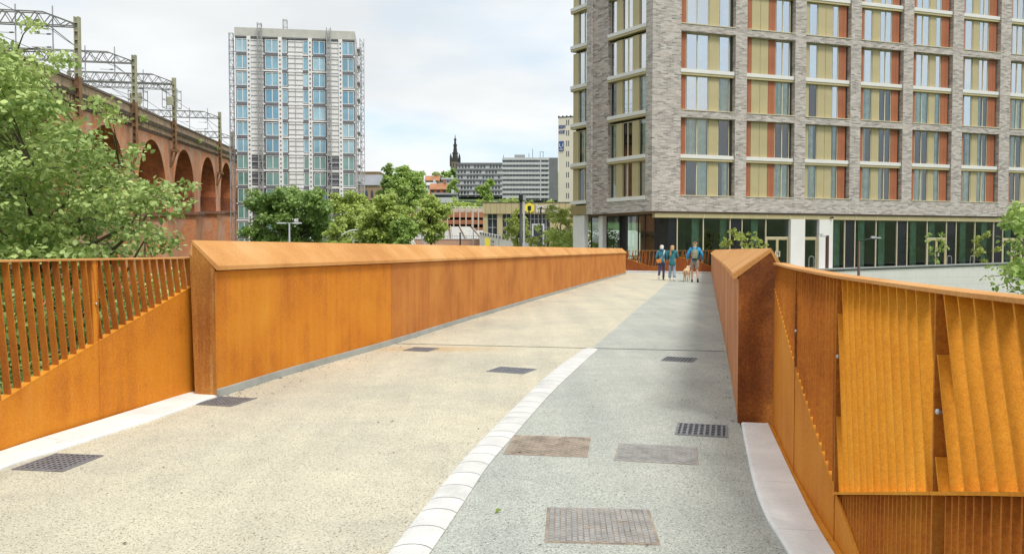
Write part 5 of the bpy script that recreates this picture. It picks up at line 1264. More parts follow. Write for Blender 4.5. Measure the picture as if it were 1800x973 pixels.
def tree(label, px0, px1, py0, py1, Y, zbase, mat_, nl=60, nper=60, leaf=.3, name='tree', cat='tree', group=None, trunk=True, depth=None, bark='bark_dark', taper=.0, dens=1.0):
    xc = (X(px0, Y)+X(px1, Y))/2; rx = (X(px1, Y)-X(px0, Y))/2; z1, z0 = Z(py0, Y), Z(py1, Y); rz = (z1-z0)/2; zc = (z0+z1)/2; ry = depth or rx
    t = thing(name, label, cat, (xc, Y, zbase), random.uniform(0, 6), group)
    # lumpy crown: main lobes then sprays on them
    lob = []
    for _ in range(max(8, nl//4)):
        u = rng.normal(size=3); u /= np.linalg.norm(u); k = rng.uniform(.5, .88); sh = 1-taper*max(0, u[2])
        lob.append((np.array([xc+u[0]*rx*k*sh, Y+u[1]*ry*k*sh, zc+u[2]*rz*k]), rng.uniform(.2, .36)))
    cs = []
    for i in range(nl):
        c, r = lob[i % len(lob)]; u = rng.normal(size=3); u /= np.linalg.norm(u); cs.append(c+u*np.array([rx, ry, rz])*r*rng.uniform(.6, 1))
    cs = np.array(cs); sp = (rx+rz)*.5*.17
    for ax, (lo, hi) in enumerate(((xc-rx+sp*.8, xc+rx-sp*.8), (Y-ry+sp, Y+ry-sp), (z0+sp*.5, z1-sp*.5))):
        mn, mx_ = cs[:, ax].min(), cs[:, ax].max(); cs[:, ax] = lo+(cs[:, ax]-mn)/(mx_-mn)*(hi-lo)
    cr_ = leaf_mesh('crown', [leaf_arrays(cs, nper, sp, leaf, .6)], mat_); add_part(cr_, 'crown', t)
    if trunk:
        m_ = MB(); tz_ = max(zc-rz*.2, zbase+1); m_.tube([(xc, Y, zbase-.1), (xc+.1*rx, Y, (zbase+tz_)/2), (xc, Y, tz_)], [max(.05, rx*.07), max(.045, rx*.055), max(.03, rx*.04)], 7)
        for c, r in lob: limb(m_, (xc, Y, tz_-rz*.15), tuple(c), max(.02, rx*.03), .01, 4)
        m_.build('trunk', M[bark], t, smooth=True)
    return t
# ---- the leafy near tree on the left
nt_ = thing('leafy_tree', 'large bright green broadleaf tree filling the left side behind the rusty fence', 'tree', (-8.6, 13.8, -8))
poly_ = [(-120, 10), (5, 40), (45, 58), (92, 95), (98, 130), (125, 165), (160, 205), (190, 235), (225, 262), (262, 288), (300, 302), (318, 330), (292, 352), (262, 372), (285, 400), (285, 432), (330, 470), (320, 700), (-120, 760)]
def inside(p, P):
    r = False; j = len(P)-1
    for i in range(len(P)):
        if (P[i][1] > p[1]) != (P[j][1] > p[1]) and p[0] < (P[j][0]-P[i][0])*(p[1]-P[i][1])/(P[j][1]-P[i][1])+P[i][0]: r = not r
        j = i
    return r
cs = []
while len(cs) < 520:
    q = (random.uniform(-120, 330), random.uniform(10, 760)); Yd = random.uniform(10.6, 15.5)
    if not (inside((q[0]+34, q[1]), poly_) and inside((q[0]+18, q[1]-30), poly_) and inside((q[0], q[1]-34), poly_)) : continue
    if q[1] > 450 and random.random() < .45: continue
    if q[1] < 300 and q[0] > 140 and random.random() < .25: continue
    v = at(q[0], q[1], Yd); cs.append((v.x, v.y, v.z))
# loose sprays hanging past the outline
for q in ((118, 112), (205, 205), (235, 262), (325, 325), (318, 352), (300, 372), (262, 330), (285, 345), (300, 420), (270, 405), (288, 432), (60, 45), (100, 100), (180, 185)):
    for _ in range(2): v = at(q[0]+random.uniform(-8, 4), q[1]+random.uniform(-5, 5), random.uniform(10.8, 13)); cs.append((v.x, v.y, v.z))
cs = np.array(cs)
m_ = MB(); top = (-8.2, 13.4, 1.2)
m_.tube([(-8.6, 13.8, -8.1), (-8.5, 13.6, -4), (-8.3, 13.5, -1), top], [.26, .22, .17, .12], 8); m_.build('trunk', M['bark'], nt_, smooth=True)
limbs = []
for tgt in ((-60, 80, 13), (30, 90, 12.5), (80, 160, 13), (140, 230, 12.2), (210, 290, 12), (285, 325, 12), (250, 360, 11.6), (255, 420, 11.8), (180, 400, 13.5), (60, 300, 11.2), (20, 420, 11.3), (120, 520, 12), (260, 560, 12.4), (-60, 250, 12)):
    st = Vector((-8.3, 13.5, -2.6+2.9*random.random())); m_ = MB(); pts = limb(m_, st, at(*tgt), .075, .012, 7, .07); limbs += pts
    m_.build('branch', M['bark'], nt_, smooth=True)
m_ = MB(); Lp = np.array([tuple(p) for p in limbs])
for c in cs[::2]:
    k = np.argmin(((Lp-c)**2).sum(1)); a = Vector(Lp[k]); b = Vector(c)
    if (a-b).length < 3.2: m_.tube([a, a.lerp(b, .5)+Vector((0, 0, .08)), b], [.014, .010, .004], 3)
m_.build('twigs', M['bark'], nt_, kind='stuff')
arr = leaf_arrays(cs[:-28], 88, .40, .080, .38, up=1.0); arr2 = leaf_arrays(cs[-28:], 34, .24, .075, .4, up=1.0)
arr = tuple(np.concatenate([u_, v_]) for u_, v_ in zip(arr, arr2))
p, nor, d, s, L_, tone = arr; dist = np.linalg.norm(p-np.array([0, 0, EYE]), axis=1)
px_ = p[:, 0]/p[:, 1]*1400+900; vis = (px_ > 5) & (p[:, 2] > EYE-.1)
order = np.argsort(np.where(vis, dist/L_, 1e9))[:300]; keep = np.ones(len(p), bool); keep[order] = False
add_part(leaf_mesh('leaves', [tuple(a[keep] for a in arr)], M['leaf_near'], True), 'leaves', nt_, 'stuff')
lm = []
for q in range(5):
    one = (np.zeros((1, 3)), np.array([[0, 0, 1.]]), np.array([[1., 0, 0]]), np.array([[0, 1., 0]]), np.array([.1]), np.array([.3+.15*q])); lm.append(leaf_mesh('leaf', [one], M['leaf_near'], True))
for i in order:
    o = bpy.data.objects.new('leaf', lm[int(rng.integers(5))]); C.objects.link(o); o.parent = nt_
    Rm = Matrix((d[i], s[i], nor[i])).transposed(); o.rotation_euler = Rm.to_euler(); o.location = Vector(p[i])-Vector((-8.6, 13.8, -8)); k = L_[i]/.1; o.scale = (k, k, k)
# ivy and scrub under the bridge on the left, seen between the fins
def scrub(label, xr, yr, zr, n, nper, leaf, mat_, name='undergrowth', spread=.6, kind='stuff'):
    c = np.stack([rng.uniform(*xr, n), rng.uniform(*yr, n), rng.uniform(*zr, n)], 1); o = bpy.data.objects.new(name, leaf_mesh(name, [leaf_arrays(c, nper, spread, leaf, .6)], mat_)); C.objects.link(o); o['label'] = label; o['kind'] = kind; return o
scrub('dark green undergrowth below the left fence', (-16, -6.5), (9, 24), (-8, -1.5), 170, 60, .14, M['leaf_bush'])
# ---- tree at the right edge
rt_ = thing('leafy_tree', 'small bright green maple at the right edge in front of the cream wall', 'tree', (16.4, 22.5, -8))
cs = []
pr_ = [(1765, 385), (1800, 352), (1990, 350), (1990, 540), (1850, 545), (1790, 520), (1785, 490), (1772, 470), (1792, 452), (1762, 425), (1775, 405)]
while len(cs) < 110:
    q = (random.uniform(1755, 1990), random.uniform(350, 545))
    if inside(q, pr_): v = at(*q, random.uniform(20.5, 24.5)); cs.append((v.x, v.y, v.z))
for q in ((1762, 478), (1748, 468), (1770, 500), (1785, 512), (1735, 487), (1752, 502), (1775, 440), (1768, 420)): v = at(*q, 21.5); cs.append((v.x, v.y, v.z))
cs = np.array(cs); arr = [leaf_arrays(cs[:-8], 55, .38, .15, .5), leaf_arrays(cs[-8:], 9, .16, .12, .6)]
add_part(leaf_mesh('crown', arr, M['leaf_mid'], True), 'crown', rt_)
m_ = MB(); m_.tube([(16.4, 22.5, -8.1), (16.3, 22.4, -3), (16.1, 22.3, 1.5)], [.16, .13, .07], 7)
for q in ((1775, 400), (1765, 425), (1790, 480), (1762, 478), (1735, 487), (1752, 502), (1900, 380), (1930, 450), (1820, 380)): limb(m_, (16.2, 22.4, random.uniform(-1.5, 1)), at(*q, random.uniform(21.2, 22.5)), .035, .006, 6, .06)
m_.build('trunk', M['bark_dark'], rt_, smooth=True)
# ---- middle distance trees
tree('dark green maple tree in front of the foot of the white tower', 432, 590, 324, 470, 85, -8, M['leaf_dark'], 150, 110, .34, dens=1)
tree('yellow green tree directly right of the dark maple', 572, 660, 336, 460, 96, -8, M['leaf_yellow'], 90, 100, .30)
tree('broad yellow green tree in the middle of the tree row', 618, 722, 340, 460, 80, -8, M['leaf_yellow'], 110, 110, .27)
tree('tall full tree standing highest behind the tree row', 660, 750, 291, 385, 160, 2, M['leaf_mid'], 190, 90, .50)
tree('dark slender conifer like tree inside the tallest crown', 672, 700, 289, 380, 157, 2, M['leaf_dark'], 30, 80, .45)
tree('round pale green tree left of the brick car park', 716, 793, 343, 425, 110, 0, M['leaf_yellow'], 100, 100, .32)
tree('dark green bushy tree low in front of the round pale tree', 684, 736, 382, 445, 76, -8, M['leaf_mid'], 60, 90, .24)
tree('pale green tree behind and between the two yellow green trees', 586, 650, 346, 440, 104, -8, M['leaf_yellow'], 60, 90, .30)
tree('low light green tree at the foot of the dark maple', 560, 620, 385, 450, 70, -8, M['leaf_yellow'], 50, 80, .22)
tree('narrow green tree beside the left edge of the banded office', 786, 804, 316, 352, 275, 17, M['leaf_mid'], 30, 60, .75)
tree('round green tree in front of the banded office', 838, 868, 316, 352, 240, 14, M['leaf_mid'], 45, 60, .75)
tree('small dark tree at the foot of the church spire', 786, 806, 297, 320, 470, 40, M['leaf_dark'], 24, 50, 1.2)
tree('pale flat topped tree on the skyline above the brown house', 762, 792, 303, 316, 430, 34, M['leaf_mid'], 24, 50, 1.0)
tree('feathery birch in front of the gold station wall', 884, 932, 366, 436, 92, -.1, M['leaf_birch'], 60, 60, .20, name='birch_tree')
tree('feathery birch beside the left column of the hotel', 956, 1014, 360, 436, 78, -.1, M['leaf_birch'], 80, 70, .17, name='birch_tree')
tree('low flowering shrub beside the entrance of the gold building', 928, 962, 408, 438, 84, -.1, M['leaf_birch'], 24, 50, .16, 'shrub', 'shrub', trunk=False)
hp_ = lambda px, off: C0+PT*FA(px)+PN*off
def hshrub(label, px0, px1, py0, py1, off, mat_, nl, nper, leaf, name='shrub', zb=-.03, bark='bark_dark'):
    p = hp_((px0+px1)/2, off); tree(label, px0, px1, py0, py1, p.y, zb, mat_, nl, nper, leaf, name, 'shrub', bark=bark)
hshrub('pale leaved multi-stem shrub before the black glazing panel left of the doors', 1268, 1316, 401, 440, 1.6, M['leaf_birch'], 26, 26, .15)
hshrub('lower pale shrub directly left of the hotel double doors', 1306, 1348, 408, 442, 1.9, M['leaf_birch'], 18, 24, .15)
hshrub('slim young green tree before the right hand gold doors', 1630, 1662, 409, 462, 1.5, M['leaf_mid'], 20, 22, .14, 'young_tree')
hshrub('bushy young tree with brownish lower twigs before the right glazing', 1712, 1750, 405, 462, 1.5, M['leaf_birch'], 34, 34, .12, 'young_tree')
for q, (lx, ly, lb) in enumerate(((-2.2, 13, 'green bush seen through the left lobby glazing'), (1.2, 15, 'green bush seen through the middle of the lobby glazing'), (4.0, 17, 'green bush seen through the right of the lobby glazing'))):
    p = HM @ Vector((lx, ly, 0)); r = 1.9
    t = thing('shrub', lb, 'shrub', (p.x, p.y, 0)); c = rng.normal(size=(40, 3))*np.array([.9, .9, .8])+np.array([p.x, p.y, 1.9]); add_part(leaf_mesh('crown', [leaf_arrays(c, 45, .5, .2, .7)], M['leaf_yellow']), 'crown', t)
    m_ = MB(); m_.tube([(p.x, p.y, -.03), (p.x, p.y, 1.6)], .07, 5); m_.build('stem', M['bark_dark'], t)
# planting bed along the hotel front
c = []
for px in np.linspace(1540, 1765, 60): q = hp_(px, 1.7+random.uniform(-.3, .3)); c.append((q.x, q.y, .05))
o = bpy.data.objects.new('planting', leaf_mesh('planting', [leaf_arrays(np.array(c), 22, .26, .12, .5)], M['leaf_bush'])); C.objects.link(o); o['kind'] = 'stuff'; o['label'] = 'low green planting along the hotel frontage'
# wooded hill and hedges
def scatter(label, pts, r, nl, nper, leaf, mats_, name):
    arrs = []
    for (x, y, z, k) in pts:
        c = rng.normal(size=(nl, 3))*np.array([r, r, r*.6])*.5*k+np.array([x, y, z+r*.7*k]); arrs.append(leaf_arrays(c, nper, r*.32*k, leaf, .7))
    o = bpy.data.objects.new(name, leaf_mesh(name, arrs, mats_)); C.objects.link(o); o['kind'] = 'stuff'; o['label'] = label; return o
pts = []
for _ in range(150):
    px = random.uniform(600, 1000); Y = random.uniform(360, 640); x = X(px, Y); pts.append((x, Y, Hh(x, Y)-1.5, random.uniform(.6, 1.1)))
scatter('distant woodland on the slope of the hill', pts, 4.5, 9, 34, 1.4, M['leaf_mid'], 'hill_wood')
pts = []
for _ in range(80):
    px = random.uniform(600, 745); Y = random.uniform(185, 340); x = X(px, Y); pts.append((x, Y, Hh(x, Y)-.8, random.uniform(.6, 1.2)))
for _ in range(80):
    px = random.uniform(740, 990); Y = random.uniform(198, 252); x = X(px, Y); pts.append((x, Y, Hh(x, Y)-1.0, random.uniform(.45, .8)))
scatter('hedges and bushes on the bank above the brick car park', pts, 3.2, 10, 34, .7, M['leaf_yellow'], 'bank_hedge')
pts = []
for _ in range(70):
    Y = random.uniform(60, 130); px = random.uniform(420, 735); x = X(px, Y); pts.append((x, Y, -8, random.uniform(.8, 1.5)))
scatter('scrub on the low ground beyond the river', pts, 3.0, 9, 34, .45, M['leaf_mid'], 'scrub')
# weeds growing from the viaduct cornice
c = np.array([tuple(vp(y, -.7, 12.3)) for y in (92.5, 93.2, 111.5, 112, 112.8, 150, 151, 168)]); o = bpy.data.objects.new('weeds', leaf_mesh('weeds', [leaf_arrays(c, 40, .7, .3, .7)], M['leaf_mid'])); C.objects.link(o); o['kind'] = 'stuff'; o['label'] = 'weeds growing from the viaduct cornice'
# dark wooded bank and river side behind the camera, only met in reflections
pts = []
for _ in range(230): x = random.uniform(-90, 130); y = random.uniform(-75, -60); pts.append((x, y, random.uniform(-8, 13), random.uniform(.9, 1.4)))
scatter('row of trees on the bank behind the viewpoint', pts, 9, 7, 24, 2.0, M['leaf_dark'], 'bank_wood')

# ================================================================ lamps and posts
def lamp_t(name, label, cat, px, Y, zb, group=None): return thing(name, label, cat, (X(px, Y), Y, zb), 0, group)
Y = 62; t = lamp_t('lamp_column', 'tall black column standing left of its grey twin before the station', 'lamp post', 915.5, Y, -8)
m_ = MB(); m_.tube([(0, 0, 0), (0, 0, Z(349, Y)+8)], .11, 10); m_.tube([(0, 0, 0), (0, 0, 1)], .16, 10); m_.build('column', M['post_black'], t, local=True, smooth=True)
m_ = MB(); m_.box(-.16, .16, -.16, .16, Z(352, Y)+8, Z(342, Y)+8); m_.build('lamp_head', M['post_black'], t, local=True)
m_ = MB(); m_.tube([(0, 0, Z(342, Y)+8), (0, 0, Z(336, Y)+8)], .04, 6); m_.build('spike', M['post_grey'], t, local=True)
t = lamp_t('lamp_column', 'grey column with black head standing right of the tall black column', 'lamp post', 920.6, Y, -8)
m_ = MB(); m_.tube([(0, 0, 0), (0, 0, Z(352, Y)+8)], .085, 10); m_.build('column', M['post_grey'], t, local=True, smooth=True)
m_ = MB(); m_.box(-.13, .17, -.13, .13, Z(352, Y)+8, Z(343, Y)+8); m_.build('lamp_head', M['post_grey'], t, local=True)
Y = 49; t = lamp_t('street_lamp', 'dark lamp post with curved twin arm rising behind the right fence', 'street lamp', 1510, Y, -8); zt_ = Z(424, Y)+8
m_ = MB(); m_.tube([(0, 0, 0), (0, 0, zt_)], [.10, .075], 10); m_.build('column', M['post_brown'], t, local=True, smooth=True)
m_ = MB(); m_.tube([(0, 0, zt_-.05), (.15, 0, zt_+.05), (.6, 0, zt_+.14), (1.1, 0, zt_+.17)], .035, 6); m_.build('arm', M['post_black'], t, local=True, smooth=True)
m_ = MB(); m_.bbox(.7, 1.32, -.12, .12, zt_+.17, zt_+.25, .03); m_.bbox(.72, .95, -.08, .08, zt_+.252, zt_+.32, .02); m_.build('lamp_head', M['post_grey'], t, local=True)
p = hp_(1453, 1.3); Y = p.y; t = thing('street_lamp', 'brown lamp post with short left arm before the right white column', 'street lamp', (X(1454, Y), Y, -.03), HA); zt_ = Z(413, Y)
m_ = MB(); m_.box(-.1, .1, -.07, .07, 0, zt_); m_.build('column', M['post_brown'], t, local=True)
m_ = MB(); m_.box(-.62, -.1, -.04, .04, zt_-.1, zt_-.03); m_.build('arm', M['post_grey'], t, local=True)
m_ = MB(); m_.bbox(-.72, -.4, -.1, .1, zt_+.05, zt_+.12, .02); m_.box(-.58, -.54, -.02, .02, zt_-.03, zt_+.05); m_.build('lamp_head', M['post_grey'], t, local=True)
Y = 58; t = lamp_t('street_lamp', 'street lamp with two level arms in front of the dark maple', 'street lamp', 509, Y, -8); zt_ = Z(392, Y)+8
m_ = MB(); m_.tube([(0, 0, 0), (0, 0, zt_)], [.09, .06], 8); m_.build('column', M['post_grey'], t, local=True, smooth=True)
m_ = MB(); m_.tube([(-.35, 0, zt_), (.35, 0, zt_)], .04, 6); m_.build('arm', M['post_grey'], t, local=True)
for sx in (-1, 1): m_ = MB(); m_.bbox(min(.25*sx, .9*sx), max(.25*sx, .9*sx), -.12, .12, zt_-.05, zt_+.05, .03); m_.build('lamp_head', M['off_white'], t, local=True)
def pole(px, py, Y, r, mt, lb, head=None, name='post'):
    z0 = Hh(X(px, Y), Y); t = thing(name, lb, 'post', (X(px, Y), Y, z0)); m_ = MB(); h = Z(py, Y)-z0; m_.tube([(0, 0, -.2), (0, 0, h)], r, 6); m_.build('shaft', M[mt], t, local=True)
    m_ = MB()
    if head: m_.box(-head/2, head/2, -.08, .08, h, h+.12); m_.build('lamp_head', M[mt], t, local=True)
    else: m_.ball((0, 0, h), r*1.3); m_.build('cap', M[mt], t, local=True)
pole(742, 374, 118, .12, 'post_grey', 'thick pale post at the left end of the square')
pole(747, 377, 121, .10, 'off_white', 'pale post close right of the thick post')
pole(757, 385, 117, .09, 'post_grey', 'post with flat lamp head under the round pale tree', 1.6)
pole(832, 371, 122, .09, 'off_white', 'slim white mast in front of the concrete ramps')
pole(809, 410, 112, .11, 'post_black', 'short black post below the left ramp')
pole(877, 411, 98, .07, 'post_grey', 'short grey post behind the curved white wall')
pole(930, 364, 104, .10, 'post_black', 'black post in front of the yellow hexagon', .35)
pole(950.5, 366, 106, .10, 'post_black', 'black post in front of the station entrance', .35)

# ================================================================ people and dog
def skin(name, pts, edges, mat_, parent, root=0, sub=1, smooth=True):
    me = bpy.data.meshes.new(name); me.from_pydata([p[:3] for p in pts], edges, []); o = bpy.data.objects.new(name, me); C.objects.link(o)
    m = o.modifiers.new('s', 'SKIN'); m.use_smooth_shade = True
    for i, p in enumerate(pts):
        r = p[3]; me.skin_vertices[0].data[i].radius = r if isinstance(r, tuple) else (r, r)
    me.skin_vertices[0].data[root].use_root = True
    if sub: m2 = o.modifiers.new('u', 'SUBSURF'); m2.levels = sub; m2.render_levels = sub
    dg = bpy.context.evaluated_depsgraph_get(); dg.update(); me2 = bpy.data.meshes.new_from_object(o.evaluated_get(dg)); bpy.data.objects.remove(o)
    me2.name = name; me2.materials.clear(); me2.materials.append(mat_)
    for p_ in me2.polygons: p_.use_smooth = True
    o = bpy.data.objects.new(name, me2); C.objects.link(o); o.parent = parent; FR[o] = FR[parent]; return o
def person(label, px, py, H, facing, P):
    H *= 1.04
    g = G(px, py); t = thing('person', label, 'person', (g.x, g.y, 0), facing); k = H/1.75
    S = lambda *a: tuple(q*k for q in a[:3])+(a[3]*k,)
    hipw, shw = P.get('hip', .095), P.get('sh', .185)
    an = [P['la'], P['ra']]; kn = [P['lk'], P['rk']]; el = [P['le'], P['re']]; wr = [P['lw'], P['rw']]
    pts = [S(0, 0, .96, .12), S(0, .01, 1.12, .115), S(0, .0, 1.30, .135), S(0, 0, 1.46, .07), S(0, .01, 1.53, .055), S(0, .015, 1.62, .088), S(0, .01, 1.70, .085)]; ed = [(0, 1), (1, 2), (2, 3), (3, 4), (4, 5), (5, 6)]
    def add(p, par): pts.append(p); ed.append((par, len(pts)-1)); return len(pts)-1
    add(S(0, .105, 1.60, .014), 5)                       # nose
    for s_ in (-1, 1): add(S(s_*.09, .0, 1.61, .016), 5)
    for i, s_ in enumerate((-1, 1)):
        h = add(S(s_*hipw, 0, .90, .085), 0); q = add(S(*kn[i], .058), h); a = add(S(*an[i], .038), q)
        f = P['lf' if i == 0 else 'rf']; add(S(an[i][0], an[i][1]+f[0], an[i][2]+f[1], .032), a)
        sh = add(S(s_*shw, 0, 1.41, .055), 2); e_ = add(S(*el[i], .04), sh); w_ = add(S(*wr[i], .028), e_)
        d = (Vector(wr[i])-Vector(el[i])).normalized(); pm = Vector(wr[i])+d*.06; palm = add(S(*pm, .030), w_)
        for j, (ang, ln) in enumerate(((-.03, .075), (-.01, .09), (.01, .085), (.03, .07))):
            fb = pm+d*.03+Vector((0, ang, 0)); kq = add(S(*fb, .010), palm); add(S(*(fb+d*ln*.55+Vector((-s_*.012, 0, 0))), .009), kq)
        th = pm+Vector((0, .04, .0)); add(S(*th, .011), palm)
    skin('body', pts, ed, M['skin'], t)
    return t, k, S
fa_ = -math.atan2(.2385, .971)     # facing along the bridge
def legs(t, S, P, r0, r1, r2, mat_, name, zend=None, hem=None):
    pts = [S(0, 0, .98, r0), S(0, 0, .90, r0*.95)]; ed = [(0, 1)]
    for i, s_ in enumerate((-1, 1)):
        kn_, an_ = Vector(P['lk' if i == 0 else 'rk']), Vector(P['la' if i == 0 else 'ra']); hx_ = Vector((s_*.09, 0, .82))
        e_ = an_+Vector((0, 0, .02)) if zend is None else kn_.lerp(hx_, zend)
        pts.append(S(*hx_, r1)); ed.append((1, len(pts)-1)); 
        if zend is None: pts.append(S(*kn_, r2)); ed.append((len(pts)-2, len(pts)-1)); pts.append(S(*(kn_.lerp(e_, .6)), hem or r2*.9)); ed.append((len(pts)-2, len(pts)-1))
        pts.append(S(*e_, (hem or r2)*1.02)); ed.append((len(pts)-2, len(pts)-1))
    return skin(name, pts, ed, mat_, t)
def torso(t, S, P, low, rs, ra, mat_, name, hemr):
    pts = [S(0, 0, low-.03, hemr*1.02), S(0, 0, (low+1.15)/2, (hemr+rs)/2), S(0, .01, 1.15, rs*.95), S(0, 0, 1.34, rs*1.05), S(0, 0, 1.455, .085)]; ed = [(0, 1), (1, 2), (2, 3), (3, 4)]
    pts.append(S(0, 0, low+.03, hemr)); ed[0] = (0, 5); ed.append((5, 1))
    for i, s_ in enumerate((-1, 1)):
        e_, w_ = P['le' if i == 0 else 're'], P['lw' if i == 0 else 'rw']
        b = len(pts); pts += [S(s_*.175, 0, 1.40, ra*1.1), S(*e_, ra*.95), S(*w_, ra*.72)]; ed += [(3, b), (b, b+1), (b+1, b+2)]
    return skin(name, pts, ed, mat_, t, root=2)
def shoes(t, k, P, mat_, sole):
    for i, s_ in enumerate((-1, 1)):
        a = Vector(P['la' if i == 0 else 'ra'])*k; f = P['lf' if i == 0 else 'rf']; b = a+Vector((0, f[0], f[1]))*k
        m_ = MB(); d = (b-a).normalized(); q = Vector((1, 0, 0)); n_ = q.cross(d).normalized()
        rg = []
        for u, w_, h0, h1 in ((-.06, .03, -.05, .03), (-.03, .042, -.055, .05), (.06, .043, -.055, .03), (.14, .05, -.055, -.005), (.19, .035, -.052, -.03)):
            c = a+d*u; rg.append([c+q*w_+n_*h0, c+q*w_*.9+n_*(h0+(h1-h0)*.7), c+n_*h1, c-q*w_*.9+n_*(h0+(h1-h0)*.7), c-q*w_+n_*h0])
        m_.loft(rg); o = m_.build('shoe', mat_, t, local=True, smooth=True)
        m_ = MB(); m_.loft([[r[0]+n_*.0, r[4]+n_*0, r[4]-n_*.02, r[0]-n_*.02] for r in rg]); m_.build('sole', sole, o, local=True)
def face(t, k):
    for s_ in (-1, 1): m_ = MB(); m_.ball((s_*.032*k, .085*k, 1.63*k), .012*k); m_.build('eye', M['eye'], t, local=True, smooth=True)
    m_ = MB(); m_.ball((0, .094*k, 1.565*k), (.024*k, .008*k, .006*k)); m_.build('mouth', M['lead'], t, local=True, smooth=True)
# woman with pale hair / hood and orange bag
P1 = dict(lk=(-.10, .02, .50), rk=(.09, .10, .51), la=(-.115, -.28, .20), ra=(.08, .06, .07), lf=(.06, -.13), rf=(.15, -.03), le=(-.255, -.05, 1.13), re=(.26, -.02, 1.13), lw=(-.25, .13, .97), rw=(.23, .14, .98))
t, k, S = person('woman in steel blue jacket with white hood and orange shoulder bag, leftmost walker', 1163, 492, 1.67, fa_, P1)
legs(t, S, P1, .125, .088, .066, M['navy'], 'jeans'); torso(t, S, P1, .86, .15, .062, M['steelblue'], 'jacket', .15); shoes(t, k, P1, M['shoe'], M['white']); face(t, k)
skin('hood', [S(0, -.05, 1.45, .085), S(0, -.02, 1.53, .095), S(0, -.012, 1.64, .105), S(0, 0, 1.70, .085)], [(0, 1), (1, 2), (2, 3)], M['whitecloth'], t)
skin('jacket_hood', [S(-.06, -.09, 1.47, .05), S(0, -.11, 1.45, .06), S(.06, -.09, 1.47, .05)], [(0, 1), (1, 2)], M['steelblue'], t, root=1)
m_ = MB(); m_.tube([(.13*k, -.1*k, 1.45*k), (.10*k, -.17*k, 1.25*k), (0, -.19*k, 1.08*k), (-.08*k, -.18*k, .98*k)], .022, 6); st_ = m_.build('bag_strap', M['whitecloth'], t, local=True, smooth=True)
bag = thing('shoulder_bag', 'small orange leather shoulder bag at the hip of the leftmost walker', 'bag', FR[t] @ Vector((-.12*k, -.2*k, .93*k)), fa_)
m_ = MB(); m_.bbox(-.11, .11, -.05, .05, -.09, .08, .02); m_.build('pouch', M['orangebag'], bag, local=True); m_ = MB(); m_.bbox(-.112, .112, -.062, -.051, -.02, .085, .004); m_.build('flap', M['orangebag'], bag, local=True)
# woman with long blonde hair, teal coat, pale jeans
P2 = dict(lk=(-.10, .06, .50), rk=(.09, .0, .51), la=(-.12, .10, .08), ra=(.10, -.16, .10), lf=(.15, -.04), rf=(.14, -.05), le=(-.25, .0, 1.13), re=(.255, .02, 1.14), lw=(-.22, .16, 1.0), rw=(.2, .2, 1.06))
t, k, S = person('woman in long teal coat and pale flared jeans with long blonde hair', 1181.5, 493, 1.66, fa_, P2)
legs(t, S, P2, .125, .09, .075, M['denim'], 'jeans', hem=.085); torso(t, S, P2, .74, .15, .065, M['teal'], 'coat', .185); shoes(t, k, P2, M['whitecloth'], M['white']); face(t, k)
skin('hair', [S(0, -.005, 1.69, .098), S(0, -.02, 1.60, .105), S(-.02, -.075, 1.50, .075), S(-.06, -.10, 1.36, .06), S(-.10, -.12, 1.18, .035), S(.04, -.10, 1.40, .05)], [(0, 1), (1, 2), (2, 3), (3, 4), (2, 5)], M['blonde'], t)
skin('coat_hood', [S(-.06, -.12, 1.43, .05), S(.0, -.14, 1.40, .06), S(.07, -.12, 1.43, .05)], [(0, 1), (1, 2)], M['teal'], t, root=1)
# man with backpack and dog lead
P3 = dict(lk=(-.11, .04, .50), rk=(.10, .02, .50), la=(-.11, .02, .08), ra=(.13, -.18, .12), lf=(.15, -.04), rf=(.12, -.07), le=(-.30, -.05, 1.15), re=(.30, -.04, 1.15), lw=(-.30, .06, .93), rw=(.28, .08, .92), sh=.2)
t, k, S = person('man in bright blue jacket and khaki shorts carrying an olive backpack', 1221, 495.5, 1.80, fa_, P3)
legs(t, S, P3, .13, .10, .085, M['khaki'], 'shorts', zend=.05); torso(t, S, P3, .90, .165, .07, M['bluejacket'], 'jacket', .155); shoes(t, k, P3, M['shoe'], M['shoe']); face(t, k)
skin('hair', [S(0, -.01, 1.68, .093), S(0, -.025, 1.62, .09)], [(0, 1)], M['brownhair'], t)
pk_ = thing('backpack', 'olive green backpack on the back of the man in the blue jacket', 'backpack', FR[t] @ Vector((0, -.22*k, 1.0*k)), fa_)
skin('pack_body', [(0, 0, .02, (.15, .12)), (0, -.02, .16, (.16, .13)), (0, .0, .32, (.145, .11)), (0, .03, .43, (.09, .07))], [(0, 1), (1, 2), (2, 3)], M['olive'], pk_)
m_ = MB(); m_.bbox(-.11, .11, -.20, -.11, .0, .16, .02); m_.build('front_pocket', M['olive'], pk_, local=True)
m_ = MB(); m_.bbox(-.13, .13, -.13, .1, -.07, -.02, .02); m_.build('base_pad', M['shoe'], pk_, local=True)
for s_ in (-1, 1): m_ = MB(); m_.tube([(s_*.09, .06, .45), (s_*.12, .16, .52), (s_*.13, .3, .47)], .02, 6); m_.build('shoulder_strap', M['shoe'], pk_, local=True)
hand = FR[t] @ (Vector(P3['lw'])*k+Vector((0, .03, -.08)))
g = G(1207, 494); dg_ = thing('dog', 'pale golden dog walking on a lead beside the man', 'dog', (g.x, g.y, 0), fa_-.12)
dp = [(0, .0, .50, .115), (0, -.22, .52, .10), (0, .22, .50, .125), (0, .40, .58, .085), (0, .50, .68, .072), (0, .58, .70, .075), (0, .68, .66, .042), (0, .75, .65, .032)]; de = [(0, 1), (0, 2), (2, 3), (3, 4), (4, 5), (5, 6), (6, 7)]
def da(p, par): dp.append(p); de.append((par, len(dp)-1)); return len(dp)-1
